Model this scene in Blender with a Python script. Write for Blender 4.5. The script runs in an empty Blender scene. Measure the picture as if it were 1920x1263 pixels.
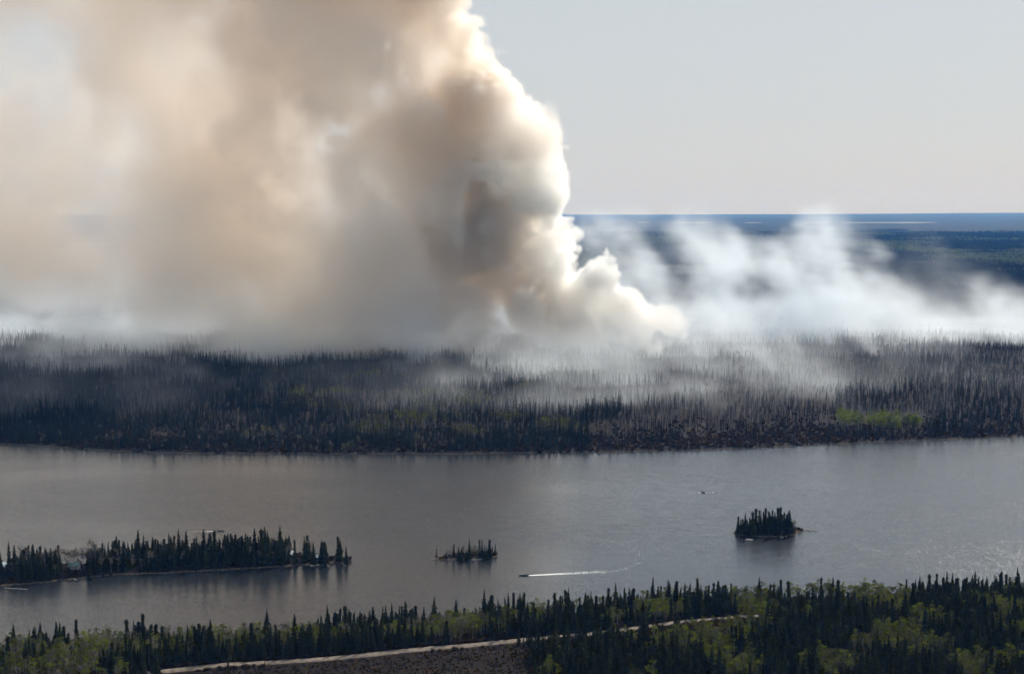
import bpy, math, numpy as np, random
from mathutils import Vector
sc = bpy.context.scene
rng = np.random.default_rng(11)
random.seed(5)

# ------------------------------------------------------------------ camera
H = 260.0                      # metres above the lake
F = 2637.0                     # focal length in photo pixels
PITCH = math.atan(227.5 / F) + 0.00433
cam = bpy.data.objects.new('camera', bpy.data.cameras.new('camera')); sc.collection.objects.link(cam)
cam.location = (0, 0, H); cam.rotation_euler = (math.pi/2 - PITCH, 0, 0)
cam.data.sensor_width = 36; cam.data.lens = 36*F/1920; cam.data.clip_start = 1; cam.data.clip_end = 250000
sc.camera = cam

# ------------------------------------------------------------------ sky and sun
SUN_AZ = math.radians(34); SUN_EL = math.radians(40)
world = bpy.data.worlds.new('World'); sc.world = world; world.use_nodes = True
wt = world.node_tree; bg = wt.nodes['Background']
sky = wt.nodes.new('ShaderNodeTexSky'); sky.sky_type = 'NISHITA'; sky.sun_disc = False
sky.sun_elevation = SUN_EL; sky.sun_rotation = SUN_AZ; sky.air_density = 1.0; sky.dust_density = 1.0; sky.ozone_density = 1.5
# thin even veil of high smoke over the clear sky
veil = wt.nodes.new('ShaderNodeMix'); veil.data_type = 'RGBA'; veil.inputs[0].default_value = 0.93
tc = wt.nodes.new('ShaderNodeTexCoord'); sp = wt.nodes.new('ShaderNodeSeparateXYZ'); wt.links.new(tc.outputs['Generated'], sp.inputs[0])
vr = wt.nodes.new('ShaderNodeValToRGB')
VS = 6.2
vr.color_ramp.elements[0].position = 0.0; vr.color_ramp.elements[0].color = (0.56, 0.565, 0.575, 1)
vr.color_ramp.elements[1].position = 0.5; vr.color_ramp.elements[1].color = (0.40, 0.50, 0.62, 1)
e = vr.color_ramp.elements.new(0.14); e.color = (0.56, 0.590, 0.610, 1)
wt.links.new(sp.outputs[2], vr.inputs[0])
vm = wt.nodes.new('ShaderNodeVectorMath'); vm.operation = 'SCALE'; vm.inputs['Scale'].default_value = VS
wt.links.new(vr.outputs[0], vm.inputs[0]); wt.links.new(sky.outputs[0], veil.inputs[6]); wt.links.new(vm.outputs[0], veil.inputs[7])
wt.links.new(veil.outputs[2], bg.inputs[0]); bg.inputs[1].default_value = 0.15
sl = bpy.data.lights.new('sun', 'SUN'); sl.energy = 4.3; sl.angle = math.radians(0.6); sl.color = (1.0, 0.94, 0.86)
so = bpy.data.objects.new('sun', sl); sc.collection.objects.link(so)
sd = Vector((math.sin(SUN_AZ)*math.cos(SUN_EL), math.cos(SUN_AZ)*math.cos(SUN_EL), math.sin(SUN_EL)))
so.rotation_euler = sd.to_track_quat('Z', 'Y').to_euler()
sc.view_settings.view_transform = 'Standard'; sc.view_settings.look = 'None'
sc.view_settings.gamma = 1; sc.view_settings.exposure = 0.16
cy = sc.cycles
cy.volume_bounces = 14; cy.max_bounces = 16; cy.diffuse_bounces = 2; cy.glossy_bounces = 2; cy.transmission_bounces = 2
cy.transparent_max_bounces = 8
cy.volume_step_rate = 3.2; cy.volume_max_steps = 512
cy.use_denoising = True; cy.sample_clamp_indirect = 6.0; cy.sample_clamp_direct = 3.5
cy.use_adaptive_sampling = True; cy.adaptive_threshold = 0.03; cy.time_limit = 850

# ------------------------------------------------------------------ helpers
def ray(x, y):
    a = (x-960)/F; b = (631.5-y)/F; cp, sp_ = math.cos(PITCH), math.sin(PITCH)
    return np.array([a, cp + b*sp_, -sp_ + b*cp])
def gz(x, y, z=0.0):
    """the spot on the level z that the photo shows at pixel x, y"""
    r = ray(x, y); t = (z-H)/r[2]; return np.array([r[0]*t, r[1]*t, z])
def atY(x, y, Y):
    r = ray(x, y); r = r/r[1]*Y; return np.array([r[0], Y, r[2]+H])
def sm(t): t = np.clip(t, 0, 1); return t*t*(3-2*t)
_L = rng.random((512, 512)).astype(np.float32)*2-1
def n2(x, y, s, o=0):
    x = np.asarray(x, float)/s + 37.3*o; y = np.asarray(y, float)/s + 91.7*o
    i = np.floor(x).astype(int); j = np.floor(y).astype(int); u = x-i; v = y-j; u = u*u*(3-2*u); v = v*v*(3-2*v)
    g = lambda a, b: _L[a % 512, b % 512]
    return (g(i, j)*(1-u)+g(i+1, j)*u)*(1-v)+(g(i, j+1)*(1-u)+g(i+1, j+1)*u)*v
def tag(o, label=None, cat=None, group=None, kind=None):
    if label: o['label'] = label
    if cat: o['category'] = cat
    if group: o['group'] = group
    if kind: o['kind'] = kind
    return o
def link(o, parent=None):
    sc.collection.objects.link(o)
    if parent: o.parent = parent
    return o
def mesh_obj(name, V, Fc, mats, parent=None, smooth=False, mi=None, lk=True):
    me = bpy.data.meshes.new(name); me.from_pydata([tuple(map(float, v)) for v in V], [], Fc)
    for m in (mats if isinstance(mats, (list, tuple)) else [mats]): me.materials.append(m)
    if mi is not None: me.polygons.foreach_set('material_index', mi)
    if smooth: me.polygons.foreach_set('use_smooth', [True]*len(me.polygons))
    me.update()
    o = bpy.data.objects.new(name, me)
    if lk: link(o, parent)
    return o
def empty(name, loc, rz=0.0, s=1.0):
    o = bpy.data.objects.new(name, None); link(o); o.location = tuple(map(float, loc)); o.rotation_euler[2] = rz; o.scale = (s, s, s)
    o.empty_display_size = 1; return o

class MB:
    """collects simple shapes into one mesh"""
    def __init__(s): s.V = []; s.F = []
    def box(s, x0, x1, y0, y1, z0, z1):
        b = len(s.V); s.V += [(x0,y0,z0),(x1,y0,z0),(x1,y1,z0),(x0,y1,z0),(x0,y0,z1),(x1,y0,z1),(x1,y1,z1),(x0,y1,z1)]
        s.F += [(b,b+3,b+2,b+1),(b+4,b+5,b+6,b+7),(b,b+1,b+5,b+4),(b+1,b+2,b+6,b+5),(b+2,b+3,b+7,b+6),(b+3,b,b+4,b+7)]; return s
    def tube(s, p, q, r0, r1, n=6):
        p = Vector(p); q = Vector(q); d = (q-p).normalized(); a = d.orthogonal().normalized(); c = d.cross(a); b = len(s.V)
        for (o, r) in ((p, r0), (q, r1)):
            for k in range(n):
                t = 2*math.pi*k/n; s.V.append(tuple(o+(a*math.cos(t)+c*math.sin(t))*r))
        for k in range(n): s.F.append((b+k, b+(k+1) % n, b+n+(k+1) % n, b+n+k))
        s.F.append(tuple(b+n+k for k in range(n))); s.F.append(tuple(b+k for k in reversed(range(n)))); return s
    def prism(s, pts, y0, y1):     # x,z outline swept along y
        b = len(s.V); n = len(pts); s.V += [(x, y0, z) for x, z in pts]+[(x, y1, z) for x, z in pts]
        for k in range(n): s.F.append((b+k, b+(k+1) % n, b+n+(k+1) % n, b+n+k))
        s.F.append(tuple(b+k for k in reversed(range(n)))); s.F.append(tuple(b+n+k for k in range(n))); return s
    def build(s, name, mat, parent=None, smooth=False, lk=True): return mesh_obj(name, s.V, s.F, mat, parent, smooth, lk=lk)

def mat(name, col, rough=0.9, spec=0.2, var=0.0, scale=1.0, metal=0.0, transl=0.0, col2=None, bump=0.0):
    m = bpy.data.materials.new(name); m.use_nodes = True; t = m.node_tree; p = t.nodes['Principled BSDF']
    p.inputs['Base Color'].default_value = (*col, 1); p.inputs['Roughness'].default_value = rough
    p.inputs['Specular IOR Level'].default_value = spec; p.inputs['Metallic'].default_value = metal
    if var or col2:
        tc = t.nodes.new('ShaderNodeTexCoord'); nz = t.nodes.new('ShaderNodeTexNoise'); nz.inputs['Scale'].default_value = scale
        nz.inputs['Detail'].default_value = 4
        t.links.new(tc.outputs['Object'], nz.inputs['Vector'])
        r = t.nodes.new('ShaderNodeValToRGB'); t.links.new(nz.outputs[0], r.inputs[0])
        a = tuple(c*(1-var) for c in col); b = col2 or tuple(min(1, c*(1+var)) for c in col)
        r.color_ramp.elements[0].position = .35; r.color_ramp.elements[0].color = (*a, 1)
        r.color_ramp.elements[1].position = .65; r.color_ramp.elements[1].color = (*b, 1)
        # every tree its own slight shift in tone
        oi = t.nodes.new('ShaderNodeObjectInfo'); hs = t.nodes.new('ShaderNodeHueSaturation')
        mr = t.nodes.new('ShaderNodeMapRange'); mr.inputs[3].default_value, mr.inputs[4].default_value = (0.5, 1.5) if transl else (.92, 1.08)
        t.links.new(oi.outputs['Random'], mr.inputs[0]); t.links.new(mr.outputs[0], hs.inputs['Value'])
        t.links.new(r.outputs[0], hs.inputs['Color']); t.links.new(hs.outputs[0], p.inputs['Base Color'])
        if bump:
            bp = t.nodes.new('ShaderNodeBump'); bp.inputs['Strength'].default_value = bump; t.links.new(nz.outputs[0], bp.inputs['Height']); t.links.new(bp.outputs[0], p.inputs['Normal'])
        src = hs.outputs[0]
    else: src = None
    if transl:
        tr = t.nodes.new('ShaderNodeBsdfTranslucent'); mx = t.nodes.new('ShaderNodeMixShader'); mx.inputs[0].default_value = transl
        tr.inputs[0].default_value = (*col, 1)
        if src: t.links.new(src, tr.inputs[0])
        t.links.new(p.outputs[0], mx.inputs[1]); t.links.new(tr.outputs[0], mx.inputs[2]); t.links.new(mx.outputs[0], t.nodes['Material Output'].inputs[0])
    return m

M = dict(
    needle=mat('spruce_needles', (.028, .031, .012), .9, .0, .45, .5, transl=.25),
    needle_far=mat('far_spruce_needles', (.017, .020, .014), .9, .0, .35, .3, transl=.1),
    bark=mat('dark_bark', (.06, .048, .038), .9, .1, .3, 2.0),
    pale_bark=mat('pale_birch_bark', (.22, .20, .17), .85, .2, .3, 1.5),
    leaf=mat('spring_leaves', (.108, .120, .012), .7, .05, .3, .35, transl=.45),
    leaf_bright=mat('bright_spring_leaves', (.14, .17, .02), .7, .15, .3, .35, transl=.4),
    leaf_dull=mat('dull_spring_leaves', (.085, .082, .028), .75, .05, .3, .35, transl=.3),
    twig=mat('bare_twigs', (.15, .125, .10), .9, .1, .3, .6, transl=.15),
    char=mat('charred_wood', (.012, .010, .010), .95, .0, .3, 1.0),
    scorch=mat('scorched_needles', (.034, .021, .015), .95, .0, .35, .5, transl=.1),
    shrub=mat('brown_willow_twigs', (.050, .032, .019), .9, .0, .4, .4, transl=.4),
    rust=mat('rusty_dry_leaves', (.20, .085, .03), .9, .1, .3, .4, transl=.25),
    rock=mat('shore_rock', (.22, .20, .18), .85, .3, .35, .8, bump=.4),
)

# ------------------------------------------------------------------ terrain heights
FAR = np.array([gz(x, y)[:2] for x, y in [(-900, 826), (-300, 828), (0, 833), (70, 835), (160, 842), (300, 849), (600, 851), (900, 850), (1100, 848), (1250, 845), (1400, 840), (1500, 835), (1600, 830), (1700, 826), (1800, 822), (1920, 818), (2200, 812), (2900, 800)]])
NEAR = np.array([gz(x, y)[:2] for x, y in [(-900, 1235), (0, 1222), (150, 1212), (300, 1206), (450, 1200), (600, 1190), (750, 1178), (900, 1164), (1050, 1152), (1200, 1138), (1320, 1128), (1450, 1122), (1600, 1118), (1750, 1116), (1920, 1112), (2800, 1090)]])
PEN = [(-260, 1100, 24), (-60, 1086, 24), (60, 1079, 23), (150, 1071, 20), (230, 1063, 21), (320, 1059, 23), (430, 1054, 22), (520, 1051, 18), (590, 1050, 12), (650, 1050, 4)]
MID = [(816, 1047, 2.6), (835, 1046, 5), (868, 1044, 8), (900, 1042, 9), (918, 1041, 6), (926, 1042, 2)]
RGT = [(1376, 999, 1.5), (1384, 999, 3), (1408, 999, 11), (1430, 998, 15), (1450, 997, 16), (1470, 996, 11), (1488, 994, 5), (1508, 994, 1.3)]
REEF = [(1519, 994, 1.6), (1529, 994, 1.2)]
def chain(X, Y, pts):
    best = np.full(np.shape(X), -1e3)
    for (a, b) in zip(pts[:-1], pts[1:]):
        p = gz(a[0], a[1]); q = gz(b[0], b[1]); dx, dy = q[0]-p[0], q[1]-p[1]
        t = np.clip(((X-p[0])*dx+(Y-p[1])*dy)/(dx*dx+dy*dy), 0, 1)
        r = a[2]+(b[2]-a[2])*t; best = np.maximum(best, r-np.hypot(X-p[0]-t*dx, (Y-p[1]-t*dy)))
    return best
def height(X, Y):
    X = np.asarray(X, float); Y = np.asarray(Y, float)
    jit = n2(X, Y, 22, 1)*4+n2(X, Y, 9, 2)*1.6
    yf = np.interp(X, FAR[:, 0], FAR[:, 1])+jit; yn = np.interp(X, NEAR[:, 0], NEAR[:, 1])+jit
    df = Y-yf; dn = yn-Y
    far = -3+5*sm((df+4)/9)+14*sm((df-15)/450)+(n2(X, Y, 260, 3)*7+n2(X, Y, 90, 4)*3)*sm(df/160)
    far = far - 26*sm((Y-2700+n2(X, Y, 400, 5)*90)/260)                      # down to the lake beyond
    far = np.where(Y > 3150, -6+14*sm((Y-3330+n2(X, Y, 300, 6)*90)/120)+n2(X, Y, 2500, 7)*7+n2(X, Y, 700, 8)*4*sm((Y-3400)/500), far)
    far = far + np.where(Y > 20000, (n2(X, Y, 9000, 9)*50+60)*sm((Y-20000)/30000), 0)
    near = -3+4.2*sm((dn+3)/7)+5*sm((dn-5)/70)+n2(X, Y, 60, 10)*1.2*sm(dn/30)
    h = np.where(df > -6, far, np.where(dn > -6, near, -3.0))
    for pts, top in ((PEN, 2.4), (MID, 1.2), (RGT, 2.6), (REEF, .35)):
        c = chain(X, Y, pts)+n2(X, Y, 7, 12)*1.1*(1 if pts is not REEF else .2)
        h = np.maximum(h, np.where(c > -6, -3+3.5*sm((c+3)/3.6)+top*sm(c/9)*1.0, -3.0))
    return h
rows = np.concatenate([np.linspace(150, 700, 40)[:-1], np.arange(700, 1250, 2.5), np.arange(1250, 1480, 12), np.arange(1480, 1720, 3.5), 1720*1.006**np.arange(0, 596)])
rows = rows[rows < 60000]; rows = np.append(rows, 60000)
cols = np.linspace(-1, 1, 620); cols = np.sign(cols)*np.abs(cols)**1.05*0.8
GX = rows[:, None]*cols[None, :]; GY = np.repeat(rows[:, None], len(cols), 1)
GZ = height(GX, GY)
me = bpy.data.meshes.new('ground'); nv = GX.size
me.vertices.add(nv); me.vertices.foreach_set('co', np.stack([GX, GY, GZ], -1).astype(np.float32).ravel())
R, Cn = GX.shape; ii = (np.arange(R-1)[:, None]*Cn+np.arange(Cn-1)[None, :]).ravel()
q = np.stack([ii, ii+1, ii+Cn+1, ii+Cn], -1).ravel().astype(np.int32)
me.loops.add(len(q)); me.loops.foreach_set('vertex_index', q)
me.polygons.add(len(ii)); me.polygons.foreach_set('loop_start', np.arange(0, len(q), 4, dtype=np.int32))
me.polygons.foreach_set('use_smooth', np.ones(len(ii), bool)); me.update(calc_edges=True)
ground = tag(link(bpy.data.objects.new('ground', me)), kind='structure')

def nodes_of(name):
    m = bpy.data.materials.new(name); m.use_nodes = True; t = m.node_tree; return m, t, t.nodes['Principled BSDF']
def nd(t, kind, **kw):
    n = t.nodes.new(kind)
    for k, v in kw.items(): setattr(n, k, v)
    return n
# ground: boreal floor, brown scrub near, green and dark patches far away
gm, t, p = nodes_of('forest_floor')
geo = nd(t, 'ShaderNodeNewGeometry'); L = t.links.new
def noise(scale, detail=4, vec=None, sx=1, sy=1):
    mp = nd(t, 'ShaderNodeMapping'); mp.inputs['Scale'].default_value = (sx, sy, 1); L(vec or geo.outputs['Position'], mp.inputs[0])
    n = nd(t, 'ShaderNodeTexNoise'); n.inputs['Scale'].default_value = scale; n.inputs['Detail'].default_value = detail; L(mp.outputs[0], n.inputs[0]); return n.outputs[0]
def ramp(src, *st):
    r = nd(t, 'ShaderNodeValToRGB'); L(src, r.inputs[0]); el = r.color_ramp.elements
    el[0].position, el[0].color = st[0][0], (*st[0][1], 1); el[1].position, el[1].color = st[1][0], (*st[1][1], 1)
    for s_ in st[2:]: e_ = el.new(s_[0]); e_.color = (*s_[1], 1)
    return r.outputs[0]
def mix(f, a, b):
    m_ = nd(t, 'ShaderNodeMix', data_type='RGBA'); L(f, m_.inputs[0]); L(a, m_.inputs[6]); L(b, m_.inputs[7]); return m_.outputs[2]
sxyz = nd(t, 'ShaderNodeSeparateXYZ'); L(geo.outputs['Position'], sxyz.inputs[0])
near_c = ramp(noise(.12, 6), (.3, (.007, .005, .003)), (.72, (.026, .015, .009)), (.52, (.013, .008, .005)))
burn_c = ramp(noise(.035, 8), (.4, (.018, .015, .014)), (.76, (.065, .052, .045)), (.58, (.022, .016, .013)))
far_c = ramp(noise(.0016, 9), (.50, (.008, .012, .008)), (.72, (.050, .062, .018)), (.61, (.012, .018, .010)))
def step(lo_, hi_):
    mr = nd(t, 'ShaderNodeMapRange'); L(sxyz.outputs[1], mr.inputs[0]); mr.inputs[1].default_value = lo_; mr.inputs[2].default_value = hi_; return mr.outputs[0]
c1 = mix(step(1300, 1400), near_c, burn_c); c2 = mix(step(3000, 3400), c1, far_c)
# strip of stones and dry reed at the water's edge
mz = nd(t, 'ShaderNodeMapRange'); L(sxyz.outputs[2], mz.inputs[0]); mz.inputs[1].default_value = 1.0; mz.inputs[2].default_value = .35
shore = ramp(noise(.6, 3), (.4, (.05, .038, .024)), (.75, (.20, .15, .10)))
L(mix(mz.outputs[0], c2, shore), p.inputs['Base Color']); p.inputs['Roughness'].default_value = .95; p.inputs['Specular IOR Level'].default_value = .1
me.materials.append(gm)

# ------------------------------------------------------------------ water
CHOP = 0.44
wm, t, p = nodes_of('lake_water'); L = t.links.new; geo = nd(t, 'ShaderNodeNewGeometry')
p.inputs['Base Color'].default_value = (.015, .018, .020, 1); p.inputs['Roughness'].default_value = .20; p.inputs['IOR'].default_value = 1.55
def vmath(op, a, b):
    m_ = nd(t, 'ShaderNodeVectorMath', operation=op); L(a, m_.inputs[0])
    if isinstance(b, tuple): m_.inputs[1].default_value = b
    elif isinstance(b, (int, float)): m_.inputs['Scale'].default_value = b
    else: L(b, m_.inputs[1])
    return m_.outputs[0]
def wob(scale, amp, sx=1, sy=1, detail=2):
    mp = nd(t, 'ShaderNodeMapping'); mp.inputs['Scale'].default_value = (sx, sy, 1); mp.inputs['Rotation'].default_value = (0, 0, .35); L(geo.outputs['Position'], mp.inputs[0])
    n_ = nd(t, 'ShaderNodeTexNoise'); n_.inputs['Scale'].default_value = scale; n_.inputs['Detail'].default_value = detail; L(mp.outputs[0], n_.inputs[0])
    return vmath('MULTIPLY', vmath('SUBTRACT', n_.outputs['Color'], (.5, .5, .5)), (amp, amp, 0))
# steep little wavelets: every half metre of chop has a tilt of its own
vo = nd(t, 'ShaderNodeTexVoronoi'); vo.inputs['Scale'].default_value = 2.8; L(geo.outputs['Position'], vo.inputs[0])
vo2 = nd(t, 'ShaderNodeTexVoronoi'); vo2.inputs['Scale'].default_value = 2.0; L(geo.outputs['Position'], vo2.inputs[0])
c0 = vmath('SUBTRACT', vmath('ADD', vo.outputs['Color'], vo2.outputs['Color']), (1, 1, 1)); c0 = vmath('MULTIPLY', c0, (1, 1, 0))
cell = vmath('MULTIPLY', vmath('MULTIPLY', c0, vmath('ABSOLUTE', c0, (0, 0, 0))), (CHOP, CHOP, 0))
tilt = vmath('ADD', vmath('ADD', wob(.5, .20, 1, 1.3), wob(.10, .11, .7, 1.5)), cell)
h3 = noise(.0035, 3, sx=.45, sy=1.6); mr_ = nd(t, 'ShaderNodeMapRange'); L(h3, mr_.inputs[0]); mr_.inputs[1].default_value = .38; mr_.inputs[2].default_value = .62; mr_.inputs[3].default_value = .35; mr_.inputs[4].default_value = 1.3
vs_ = nd(t, 'ShaderNodeVectorMath', operation='SCALE'); L(tilt, vs_.inputs[0]); L(mr_.outputs[0], vs_.inputs['Scale']); tilt = vs_.outputs[0]
nrm_ = vmath('NORMALIZE', vmath('ADD', tilt, (0, 0, 1)), (0, 0, 0)); L(nrm_, p.inputs['Normal'])
water = tag(mesh_obj('lake_water', [(-2900, 560, 0), (2900, 560, 0), (2900, 3480, 0), (-2900, 3480, 0)], [(0, 1, 2, 3)], wm), kind='structure')
def lake_patch(pts, z):
    V = []
    for x, y in pts:
        g = gz(x, y, z); V.append((g[0], g[1], z))
    return V
for (x0, x1, y0, y1) in ((1500, 1560, 416.6, 418.2), (1575, 1760, 416.2, 418.2), (1255, 1335, 416.4, 418), (1395, 1430, 416.6, 418), (1195, 1215, 416, 417.5), (1638, 1664, 443.6, 445.4), (1664, 1690, 444.0, 445.0), (1700, 1740, 430, 430.7)):
    z = 95 if y0 < 432 else 24
    pts = []
    n = 16
    for k in range(n):
        a = 2*math.pi*k/n; wob = 1+.25*math.sin(3*a+x0)
        pts.append(((x0+x1)/2+(x1-x0)/2*math.cos(a), (y0+y1)/2+(y1-y0)/2*math.sin(a)*wob))
    tag(mesh_obj('distant_lake', lake_patch(pts, z), [tuple(range(n))], wm), kind='structure')

# ------------------------------------------------------------------ gravel road
RD = [(250, 1272), (330, 1263), (420, 1252), (500, 1248), (600, 1242), (700, 1233), (760, 1226), (900, 1213), (1000, 1203), (1075, 1194), (1150, 1185), (1240, 1174), (1330, 1165), (1400, 1158), (1500, 1152), (1650, 1146)]
rp = np.array([gz(x, y, 5)[:2] for x, y in RD])
tt = np.linspace(0, len(rp)-1, 240)
rx = np.interp(tt, range(len(rp)), rp[:, 0]); ry = np.interp(tt, range(len(rp)), rp[:, 1])
for _ in range(6):
    rx[1:-1] = (rx[:-2]+rx[1:-1]*2+rx[2:])/4; ry[1:-1] = (ry[:-2]+ry[1:-1]*2+ry[2:])/4
ROAD = np.stack([rx, ry], -1)
def road_dist(x, y): return np.min(np.hypot(ROAD[:, 0]-x, ROAD[:, 1]-y))
tn = np.gradient(ROAD, axis=0); tn /= np.linalg.norm(tn, axis=1)[:, None]; nn = np.stack([-tn[:, 1], tn[:, 0]], -1)
V = []; Fc = []; K = [-3.7, -2.6, -1.1, 0, 1.1, 2.6, 3.7]
for i, (pnt, nrm) in enumerate(zip(ROAD, nn)):
    for j, k in enumerate(K):
        kk = k*(1+.12*n2(i*3.0, k*3, 8)); qx = pnt+nrm*kk
        V.append((qx[0], qx[1], float(height(pnt[0], pnt[1]))+(.55-.05*(abs(k) == 1.1) if abs(k) < 3 else -.6)))
    if i:
        for j in range(len(K)-1):
            b = (i-1)*len(K)+j; Fc.append((b, b+1, b+len(K)+1, b+len(K)))
rm, t, p = nodes_of('gravel'); L = t.links.new; geo = nd(t, 'ShaderNodeNewGeometry')
L(ramp(noise(.35, 6), (.35, (.10, .076, .055)), (.7, (.23, .175, .125))), p.inputs['Base Color']); p.inputs['Roughness'].default_value = .95
tag(mesh_obj('road', V, Fc, rm, smooth=True), kind='structure')

# ------------------------------------------------------------------ tree meshes
def spruce_mesh(h, r, seed, mats, levels=34, nb=7, bare=.12, power=.75, clump=False, droop=.35):
    rr = random.Random(seed); V = []; Fc = []
    for k in range(levels):
        tl = bare+(1-bare)*(k/(levels-1))**.95
        z = h*tl*.985
        rad = r*((1-tl)**power)*rr.uniform(.55, 1.15)+.12
        if clump and tl > .86: rad += r*.28*math.sin((tl-.86)/.14*math.pi)
        for j in range(nb):
            if rr.random() < .12: continue
            a = 2*math.pi*(j/nb)+rr.uniform(-.5, .5)+k*1.3; ln = rad*rr.uniform(.6, 1.15); w = .22*ln+.12
            ca, sa = math.cos(a), math.sin(a); dz = -droop*ln*rr.uniform(.3, 1.4)
            b = len(V); m_ = .55*ln
            V += [(0, 0, z+.12), (ca*m_-sa*w, sa*m_+ca*w, z+dz*.5-.05), (ca*ln, sa*ln, z+dz), (ca*m_+sa*w, sa*m_-ca*w, z+dz*.5-.05), (ca*m_*.9, sa*m_*.9, z+dz*.5-.45-.1*ln)]
            Fc += [(b, b+1, b+2, b+3), (b, b+2, b+4)]
    return V, Fc
def trunk_mb(h, r, lean=0.0, n=5, top=.12):
    m_ = MB(); m_.tube((0, 0, -.6), (lean*.3, 0, h*.5), r, r*.6, n); m_.tube((lean*.3, 0, h*.5), (lean, 0, h), r*.6, r*top, n); return m_
def leafy(h, seed, leaf=.62, nc=13, per=26, wide=.25, low=.40):
    rr = random.Random(seed); V = []; Fc = []; T = trunk_mb(h*.86, .11+h*.006, rr.uniform(-.6, .6))
    for c in range(nc):
        z = h*rr.uniform(low, .97); env = math.sin(min(1, max(0, (z/h-low+.12)/(1.1-low)))*math.pi)**.6
        a = rr.uniform(0, 6.283); d = h*wide*env*rr.uniform(.15, .95); cx, cy_ = math.cos(a)*d, math.sin(a)*d
        cr = h*.075*rr.uniform(.7, 1.5)
        if c % 2 == 0: T.tube((0, 0, z*rr.uniform(.55, .8)), (cx, cy_, z), .07, .025, 3)
        for _ in range(per):
            u = Vector((rr.gauss(0, 1), rr.gauss(0, 1), rr.gauss(0, .8))); u.normalize(); q_ = u*cr*rr.random()**.4
            o = Vector((cx, cy_, z))+q_; e1 = Vector((rr.gauss(0, 1), rr.gauss(0, 1), rr.gauss(0, 1))).normalized(); e2 = e1.orthogonal().normalized()
            s_ = leaf*rr.uniform(.4, 1.0)*.6; b = len(V); V += [tuple(o-e1*s_), tuple(o-e2*s_*.8), tuple(o+e1*s_), tuple(o+e2*s_*.7)]; Fc.append((b, b+1, b+2, b+3))
    return V, Fc, T
def twiggy(h, seed, n=150):
    rr = random.Random(seed); T = trunk_mb(h*.8, .10+h*.005, rr.uniform(-.8, .8)); V = []; Fc = []
    for c in range(9):
        z0 = h*rr.uniform(.3, .7); a = rr.uniform(0, 6.283); d = h*rr.uniform(.08, .22); z1 = z0+h*rr.uniform(.12, .3)
        p1 = Vector((math.cos(a)*d, math.sin(a)*d, z1)); T.tube((0, 0, z0), p1, .06, .02, 3)
        for _ in range(n//6):
            s_ = Vector((0, 0, z0)).lerp(p1, rr.uniform(.4, 1)); u = Vector((rr.gauss(0, .7), rr.gauss(0, .7), rr.uniform(.1, 1.2))).normalized()*h*rr.uniform(.05, .13)
            w = u.orthogonal().normalized()*.07; b = len(V); V += [tuple(s_-w), tuple(s_+w), tuple(s_+u+w*.5), tuple(s_+u-w*.5)]; Fc.append((b, b+1, b+2, b+3))
    return V, Fc, T
def snag_mesh(h, seed):
    rr = random.Random(seed); T = trunk_mb(h, .16+h*.006, rr.uniform(-1.2, 1.2), 4, .2)
    for _ in range(int(h*1.6)):
        z = h*rr.uniform(.3, .97); a = rr.uniform(0, 6.283); l_ = rr.uniform(.3, 1.0)*(1.1-z/h*.6)
        T.tube((0, 0, z), (math.cos(a)*l_, math.sin(a)*l_, z+rr.uniform(-.4, .1)), .05, .02, 3)
    return T
def scorched(h, seed):
    V, Fc = spruce_mesh(h, 1.3, seed, None, 22, 5, .3, .6); return V, Fc

def proto(name, V, Fc, T, lm, tm):
    """crown mesh + trunk mesh (for individuals) and one joined mesh (for the mass of the forest)"""
    cr = mesh_obj('crown', V, Fc, lm, lk=False); tr = T.build('trunk', tm, lk=False)
    nV = len(V); V2 = list(V)+list(T.V); F2 = list(Fc)+[tuple(i+nV for i in f) for f in T.F]
    jo = mesh_obj(name, V2, F2, [lm, tm], mi=[0]*len(Fc)+[1]*len(T.F), lk=False)
    return (cr, tr, jo)
P = {}
P['spruce'] = [proto('spruce', *spruce_mesh(h_, r_, s_, None, lv, 7, ba, pw, cl), trunk_mb(h_*.97, .2), M['needle'], M['bark'])
               for (h_, r_, s_, lv, ba, pw, cl) in ((16, 2.9, 1, 34, .08, .75, False), (18, 2.4, 2, 38, .10, .6, True), (14, 2.1, 3, 30, .15, .55, True), (20, 3.6, 4, 40, .06, .85, False), (17, 1.8, 5, 34, .22, .45, True), (13, 2.8, 6, 28, .05, .9, False))]
P['aspen'] = [proto('aspen', *leafy(h_, s_), M['leaf'], M['pale_bark']) for (h_, s_) in ((14, 1), (12, 2), (15, 3), (11, 4))]
P['aspen_dull'] = [proto('aspen', *leafy(h_, s_), M['leaf_dull'], M['pale_bark']) for (h_, s_) in ((14, 11), (12, 12), (13, 13))]
P['aspen_bright'] = [proto('aspen', *leafy(h_, s_), M['leaf_bright'], M['pale_bark']) for (h_, s_) in ((13, 21), (12, 22), (14, 23))]
P['bare'] = [proto('bare_tree', *twiggy(h_, s_), M['twig'], M['pale_bark']) for (h_, s_) in ((14, 1), (12, 2), (15, 3))]
P['far_spruce'] = [proto('spruce', *spruce_mesh(h_, r_, s_, None, lv, 5, ba, pw, cl), trunk_mb(h_*.97, .2, n=3), M['needle_far'], M['char'])
                   for (h_, r_, s_, lv, ba, pw, cl) in ((17, 2.7, 31, 18, .08, .75, False), (20, 2.1, 32, 20, .12, .6, True), (15, 2.0, 33, 16, .15, .55, True), (22, 2.8, 34, 20, .10, .8, False))]
def snag_proto(h_, s_):
    T = snag_mesh(h_, s_); return (None, T.build('trunk', M['char'], lk=False), T.build('burnt_tree', M['char'], lk=False))
P['snag'] = [snag_proto(h_, s_) for h_, s_ in ((15, 1), (18, 2), (12, 3), (16, 4), (20, 5))]
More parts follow.
